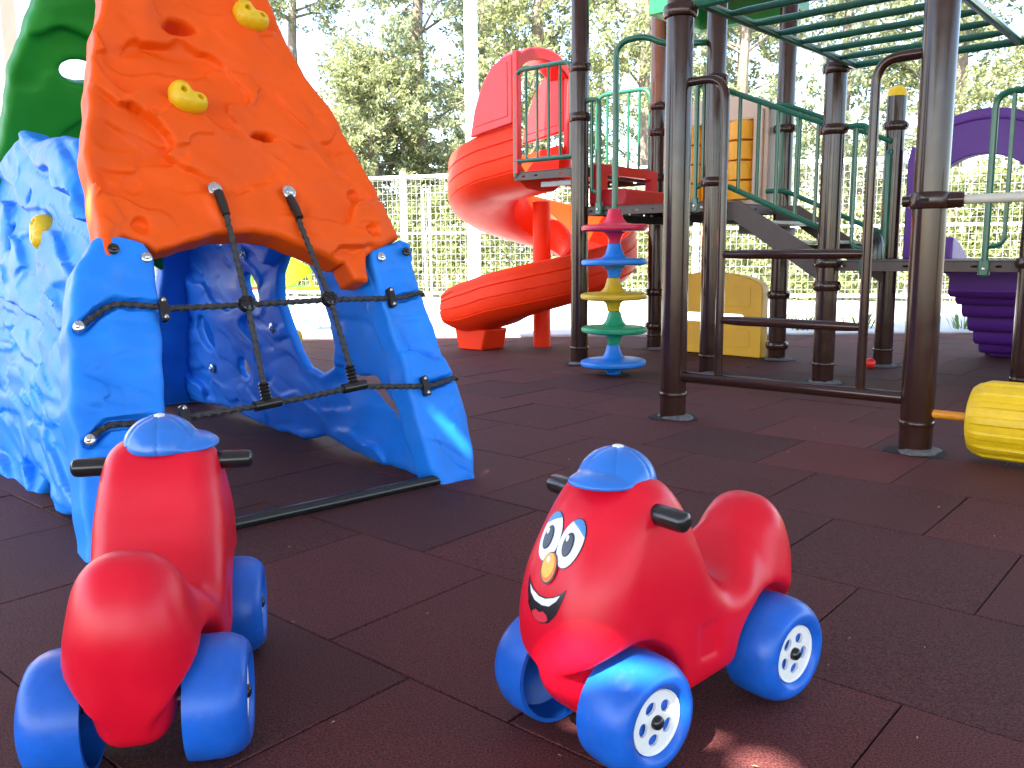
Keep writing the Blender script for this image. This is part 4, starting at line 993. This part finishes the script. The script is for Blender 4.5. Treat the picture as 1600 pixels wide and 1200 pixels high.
# ------------------------------------------------------------------ overhead ladder (monkey bars) with side ladder
mk = thing('monkey_bars', 'green overhead ladder on brown posts with a brown climbing ladder between them', 'monkey bars', tuple((PA + PB) / 2))
post(PA, 2.05, mk, (1.76,)); post(PB, 2.1, mk, (1.60,) if False else (1.76,))
MZ0, MZ1 = 1.775, 1.725
a0 = PA + u * .10; a1 = PB - u * .10; c0 = PC + u * .10; c1 = PD - u * .13
fr_ = MB(); fr_.tube([PA + u * .05 + Z * MZ0, PB - u * .05 + Z * MZ0], .019, 10); obj('cross_rail', fr_, M['green_tube'], mk)
fr_ = MB(); fr_.tube([PC + u * .05 + Z * MZ1, PD - u * .05 + Z * MZ1], .019, 10); obj('cross_rail', fr_, M['green_tube'], mk)
for (p, q) in ((a0, c0), (a1, c1)):
    b = MB(); b.tube([p + Z * MZ0, q + Z * MZ1], .019, 10); obj('side_rail', b, M['green_tube'], mk)
NR = 6
for k in range(1, NR + 1):
    t = k / (NR + 1); p = a0 + (c0 - a0) * t + Z * (MZ0 + (MZ1 - MZ0) * t); q = a1 + (c1 - a1) * t + Z * (MZ0 + (MZ1 - MZ0) * t)
    d = (q - p) / np.linalg.norm(q - p)
    b = MB(); b.tube([p, p + d * .04, p + d * .08, q - d * .08, q - d * .04, q], [.011, .0135, .0165, .0165, .0135, .011], 10); obj('rung', b, M['green_tube'], mk)
ab = (PB - PA); LAB = np.linalg.norm(ab); ab /= LAB
lad = lambda s, z_: PA + ab * s + Z * z_
bt = MB(); bt.tube([lad(PR * .6, .193), lad(LAB - PR * .6, .198)], .0255, 12); obj('bottom_rail', bt, M['brown'], mk)
b = MB(); b.tube(fillet([lad(PR * .5, 1.465), lad(.225, 1.465), lad(.225, .195)], .10, 8), .0185, 12); obj('ladder_upright', b, M['brown'], mk)
b = MB(); b.tube(fillet([lad(LAB - PR * .5, 1.44), lad(LAB - .215, 1.44), lad(LAB - .215, .195)], .14, 8), .0185, 12); obj('ladder_upright', b, M['brown'], mk)
for z_ in (.455, .735):
    b = MB(); d0 = lad(.225, z_); d1 = lad(LAB - .215, z_); e = (d1 - d0) / np.linalg.norm(d1 - d0)
    b.tube([d0, d0 + e * .03, d0 + e * .09, d1 - e * .09, d1 - e * .03, d1], [.012, .0165, .0195, .0195, .0165, .012], 12); obj('rung', b, M['brown'], mk)

# ------------------------------------------------------------------ barrel roller with hand bar
PB2 = PB + u * 1.02
rl = thing('barrel_roller', 'yellow ribbed barrel roller on an orange axle at the right edge', 'roller', tuple(PB + u * .5))
b = MB(); RB = .133; zr = .150
def rib(t, z): return 1 + (.05 if (t * 15 / (2 * PI)) % 1 < .42 else 0)
prof_ = [(.03, .178), (.09, .182), (.115, .19), (.127, .205), (RB, .24), (RB, .52), (RB, .80), (.127, .835), (.09, .86), (.03, .862)]
b.lathe(prof_, PB + Z * zr, u, 156, rmod=lambda t, z: (rib(t, z) if .215 < z < .825 else 1)); obj('barrel', b, M['yellow'], rl, smooth=30)
b = MB(); b.tube([PB + u * .05 + Z * zr, PB2 - u * .05 + Z * zr], .016, 12); obj('axle', b, M['axle'], rl)
hb = thing('hand_bar', 'pale grey hand bar clamped across the nearest brown post above the roller', 'bar', tuple(PB + Z * .92))
b = MB(); b.tube([PB + u * .09 + Z * .922, PB2 - u * .06 + Z * .922], .0165, 12); obj('grey_tube', b, M['bar_grey'], hb)
b = MB(); b.lathe([(PR + .001, -.030), (PR + .010, -.027), (PR + .014, -.012), (PR + .014, .012), (PR + .010, .027), (PR + .001, .030)], PB + Z * .922, Z, 28)
b.tube([PB + u * (PR - .005) + Z * .922, PB + u * .105 + Z * .922, PB + u * .115 + Z * .922], [.030, .028, .024], 14)
b.tube([PB - u * (PR - .005) - v * .02 + Z * .922, PB - u * (PR + .028) - v * .02 + Z * .922], .02, 12); cl = obj('clamp', b, M['brown'], hb)
b = MB(); b.prism(rrect(-.016, -.006, .016, .006, .005), PB - v * (PR + .0142) + Z * .922, u, Z, -v, -.004, .001); obj('clamp_slot', b, M['dark_gap'], cl)
b = MB(); b.lathe([(PR, -.02), (PR, 1.1)], PB2, Z, 20); obj('end_post', b, M['brown'], hb)

# ------------------------------------------------------------------ disc climber
dc0 = np.array((.628, 5.30, 0)); dc = thing('disc_climber', 'pole with five stacked coloured stepping discs, crimson at the top', 'climber', tuple(dc0))
b = MB(); b.tube(fillet([dc0 + Z * .02, dc0 + Z * 1.96, dc0 + u * .17 + v * .04 + Z * 1.98, dc0 + u * .28 + v * .08 + Z * 1.92, PE - u * .05 + Z * 1.97], .09, 8), .0185, 12); obj('pole', b, M['green_tube'], dc)
for k, key in enumerate(('disc_blue', 'disc_green', 'disc_yellow', 'disc_blue', 'disc_red')):
    z_ = .075 + k * .205; rd = .202
    pr_ = [(.030, -.094), (.037, -.092), (.040, -.07), (.047, -.045), (.07, -.026), (.12, -.022), (rd - .02, -.022), (rd - .004, -.014), (rd, 0), (rd - .004, .012), (rd - .02, .018), (.12, .020), (.075, .028), (.055, .05), (.043, .085), (.038, .108), (.030, .112)]
    b = MB(); b.lathe(pr_, dc0 + Z * z_ + np.array((random.uniform(-.004, .004), 0, 0)), np.array((random.uniform(-.02, .02), random.uniform(-.02, .02), 1)), 40); obj('disc', b, M[key], dc)
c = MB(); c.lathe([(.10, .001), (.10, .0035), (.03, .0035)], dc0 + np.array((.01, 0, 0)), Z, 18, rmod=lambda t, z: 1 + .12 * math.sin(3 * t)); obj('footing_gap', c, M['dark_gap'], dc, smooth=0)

# ------------------------------------------------------------------ spiral slide
ss_ = thing('spiral_slide', 'red orange spiral slide with arched hood beside the upper deck', 'slide', (.253, 7.0, 0))
E0 = PF - u * .57 + v * .30; RS = .46; st_ = .36; Cc = E0 - u * st_ + v * RS
path = []
for k in range(9): t = k / 8; path.append((E0 - u * st_ * t, -u, v, DZ0 + .0 - .05 * t))
NT = 84; zS, zE = DZ0 - .05, .30
for k in range(1, NT + 1):
    a = 2 * PI * 1.0 * k / NT; rad = -v * math.cos(a) - u * math.sin(a); tg = v * math.sin(a) - u * math.cos(a)
    path.append((Cc + rad * RS, tg, -rad, zS + (zE - zS) * (k / NT)))
for k in range(1, 15):
    t = k / 14; path.append((Cc - v * RS - u * (.44 * t), -u, v, zE - .085 * math.sin(t * PI / 2)))
def groove_pts(p0, p1, n):
    return [p0 + (p1 - p0) * k / n for k in range(n + 1)]
hwid = .265
sec = []          # (across: + is outer (away from the column), height)
inner_s = [(.235, .335), (.240, .20), (.225, .06), (.17, .005), (.0, -.012), (-.15, .0), (-.205, .05), (-.225, .18), (-.225, .235)]
outer_s = [(-.255, .24), (-.270, .20), (-.268, .05), (-.235, -.06), (-.15, -.105), (0, -.115), (.16, -.10), (.245, -.05)]
gr = [.0, .105, .21]
yo = lambda z_: .272 + .022 * (1 - ((z_ - .12) / .18) ** 2)
og = []
zs_ = [-.01]
for g_ in gr:
    og += [(yo(g_ + .0), g_ + .010), (yo(g_) - .009, g_ + .016), (yo(g_) - .009, g_ + .021), (yo(g_), g_ + .027)]
    og += [(yo(g_ + .065), g_ + .065)]
outer_s += og + [(.282, .30), (.272, .335), (.252, .345)]
sec = inner_s + outer_s
ns = len(sec); vs = []; fs = []
NP = len(path)
for i, (c, tg, nin, z_) in enumerate(path):
    e_ = max(0, (i - (NP - 9)) / 8.0); k_ = 1 - .30 * e_ ** 2.5
    top_k = 1.0
    for (s_, h_) in sec:
        hh_ = h_ * (1.0 if i < 40 else 1 - .16 * min(1, (i - 40) / 30)); hh_ = .07 + (hh_ - .07) * k_
        vs.append(c - nin * s_ * (1 - .06 * e_ ** 2) + Z * (z_ + hh_))
for i in range(NP - 1):
    for k in range(ns):
        l = (k + 1) % ns; fs.append((i * ns + k, i * ns + l, (i + 1) * ns + l, (i + 1) * ns + k))
fs.append(tuple(range(ns))); fs.append(tuple(reversed(range((NP - 1) * ns, NP * ns))))
b = MB().add(vs, fs); m_ = b.mesh('chute', 32)
bm = bmesh.new(); bm.from_mesh(m_); bmesh.ops.recalc_face_normals(bm, faces=bm.faces); bm.to_mesh(m_); bm.free()
obj('chute', m_, M['slide_red'], ss_)
b = MB(); b.lathe([(.070, -.01), (.070, .3), (.070, DZ0 - .16), (.05, DZ0 - .15)], Cc - v * .05 + u * .03, Z, 20); obj('column', b, M['slide_red'], ss_)
b = MB(); ft = Cc - v * RS - u * .26; b.prism([(-.13, 0), (.13, 0), (.17, .165), (-.17, .165)], ft, u, Z, -v, -.13, .13); obj('slide_foot', b, M['slide_red'], ss_, bevel=.015)
# hood
HZ = DZ0 + .80
wing = [(0, DZ0 + .0), (.40, DZ0 + .33), (.41, DZ0 + .36), (.36, DZ0 + .46), (.28, DZ0 + .64), (.20, DZ0 + .75), (.10, HZ), (0, HZ + .005)]
wing = [(0.005, DZ0 + .335), (.415, DZ0 + .275), (.37, DZ0 + .46), (.29, DZ0 + .63), (.20, DZ0 + .74), (.10, HZ - .015), (0.005, HZ)]
for q, nm in ((.0, -1), (.58, 1)):
    P = E0 - v * .29 + v * q
    b = MB(); b.prism(wing, P, -u, Z, v, -.02, .02); w_o = obj('hood_wing', b, M['hood_red'], ss_, bevel=.01)
    ip = np.array(wing); cc = ip.mean(0); ip = [tuple(cc + (p - cc) * .78) for p in ip]
    b = MB(); b.prism(ip, P, -u, Z, v, -.024, .024); obj('raised_field', b, M['hood_red'], w_o, bevel=.003)
    b = MB(); b.box(P + Z * (DZ0 + .40) + u * .022, (.05, .05, .83), (u, v, Z)); obj('hood_jamb', b, M['hood_red'], w_o, bevel=.01)
ap_o = arc(.29, HZ - .12, .33, .20, 158, 22, 18); ap_i = arc(.29, HZ - .135, .275, .125, 18, 162, 18)
b = MB(); b.prism(ap_o + ap_i, E0 - v * .29, v, Z, u, -.15, .046); obj('hood_arch', b, M['hood_red'], ss_, bevel=.012)

# ------------------------------------------------------------------ small loose things
b = MB(); rB = .034; b.lathe([(max(.001, rB * math.cos(t)), rB * math.sin(t)) for t in np.linspace(-PI / 2, PI / 2, 14)], (2.287, 5.47, rB), Z, 22)
tag(obj('ball', b, M['ball'], smooth=180), 'small red plastic ball on the rubber floor beside a brown post', 'ball')
lit = MB(); rr = random.Random(8)
for k in range(75):
    y = .9 + 5.5 * rr.random() ** 1.3; x = rr.uniform(-.7, .75) * y; s_ = rr.uniform(.002, .007); a = rr.uniform(0, PI); c, s2 = math.cos(a) * s_, math.sin(a) * s_
    lit.add([(x - c, y - s2, .0025), (x + s2 * .4, y - c * .4, .004), (x + c, y + s2, .0035), (x - s2 * .4, y + c * .4, .005)], [(0, 1, 2, 3)])
o = obj('leaf_litter', lit, mat('dry_leaf', (.36, .26, .16), .8, .3, 30), smooth=0, kind='stuff'); o['label'] = 'scattered dry leaf crumbs on the rubber tiles'; o['category'] = 'litter'
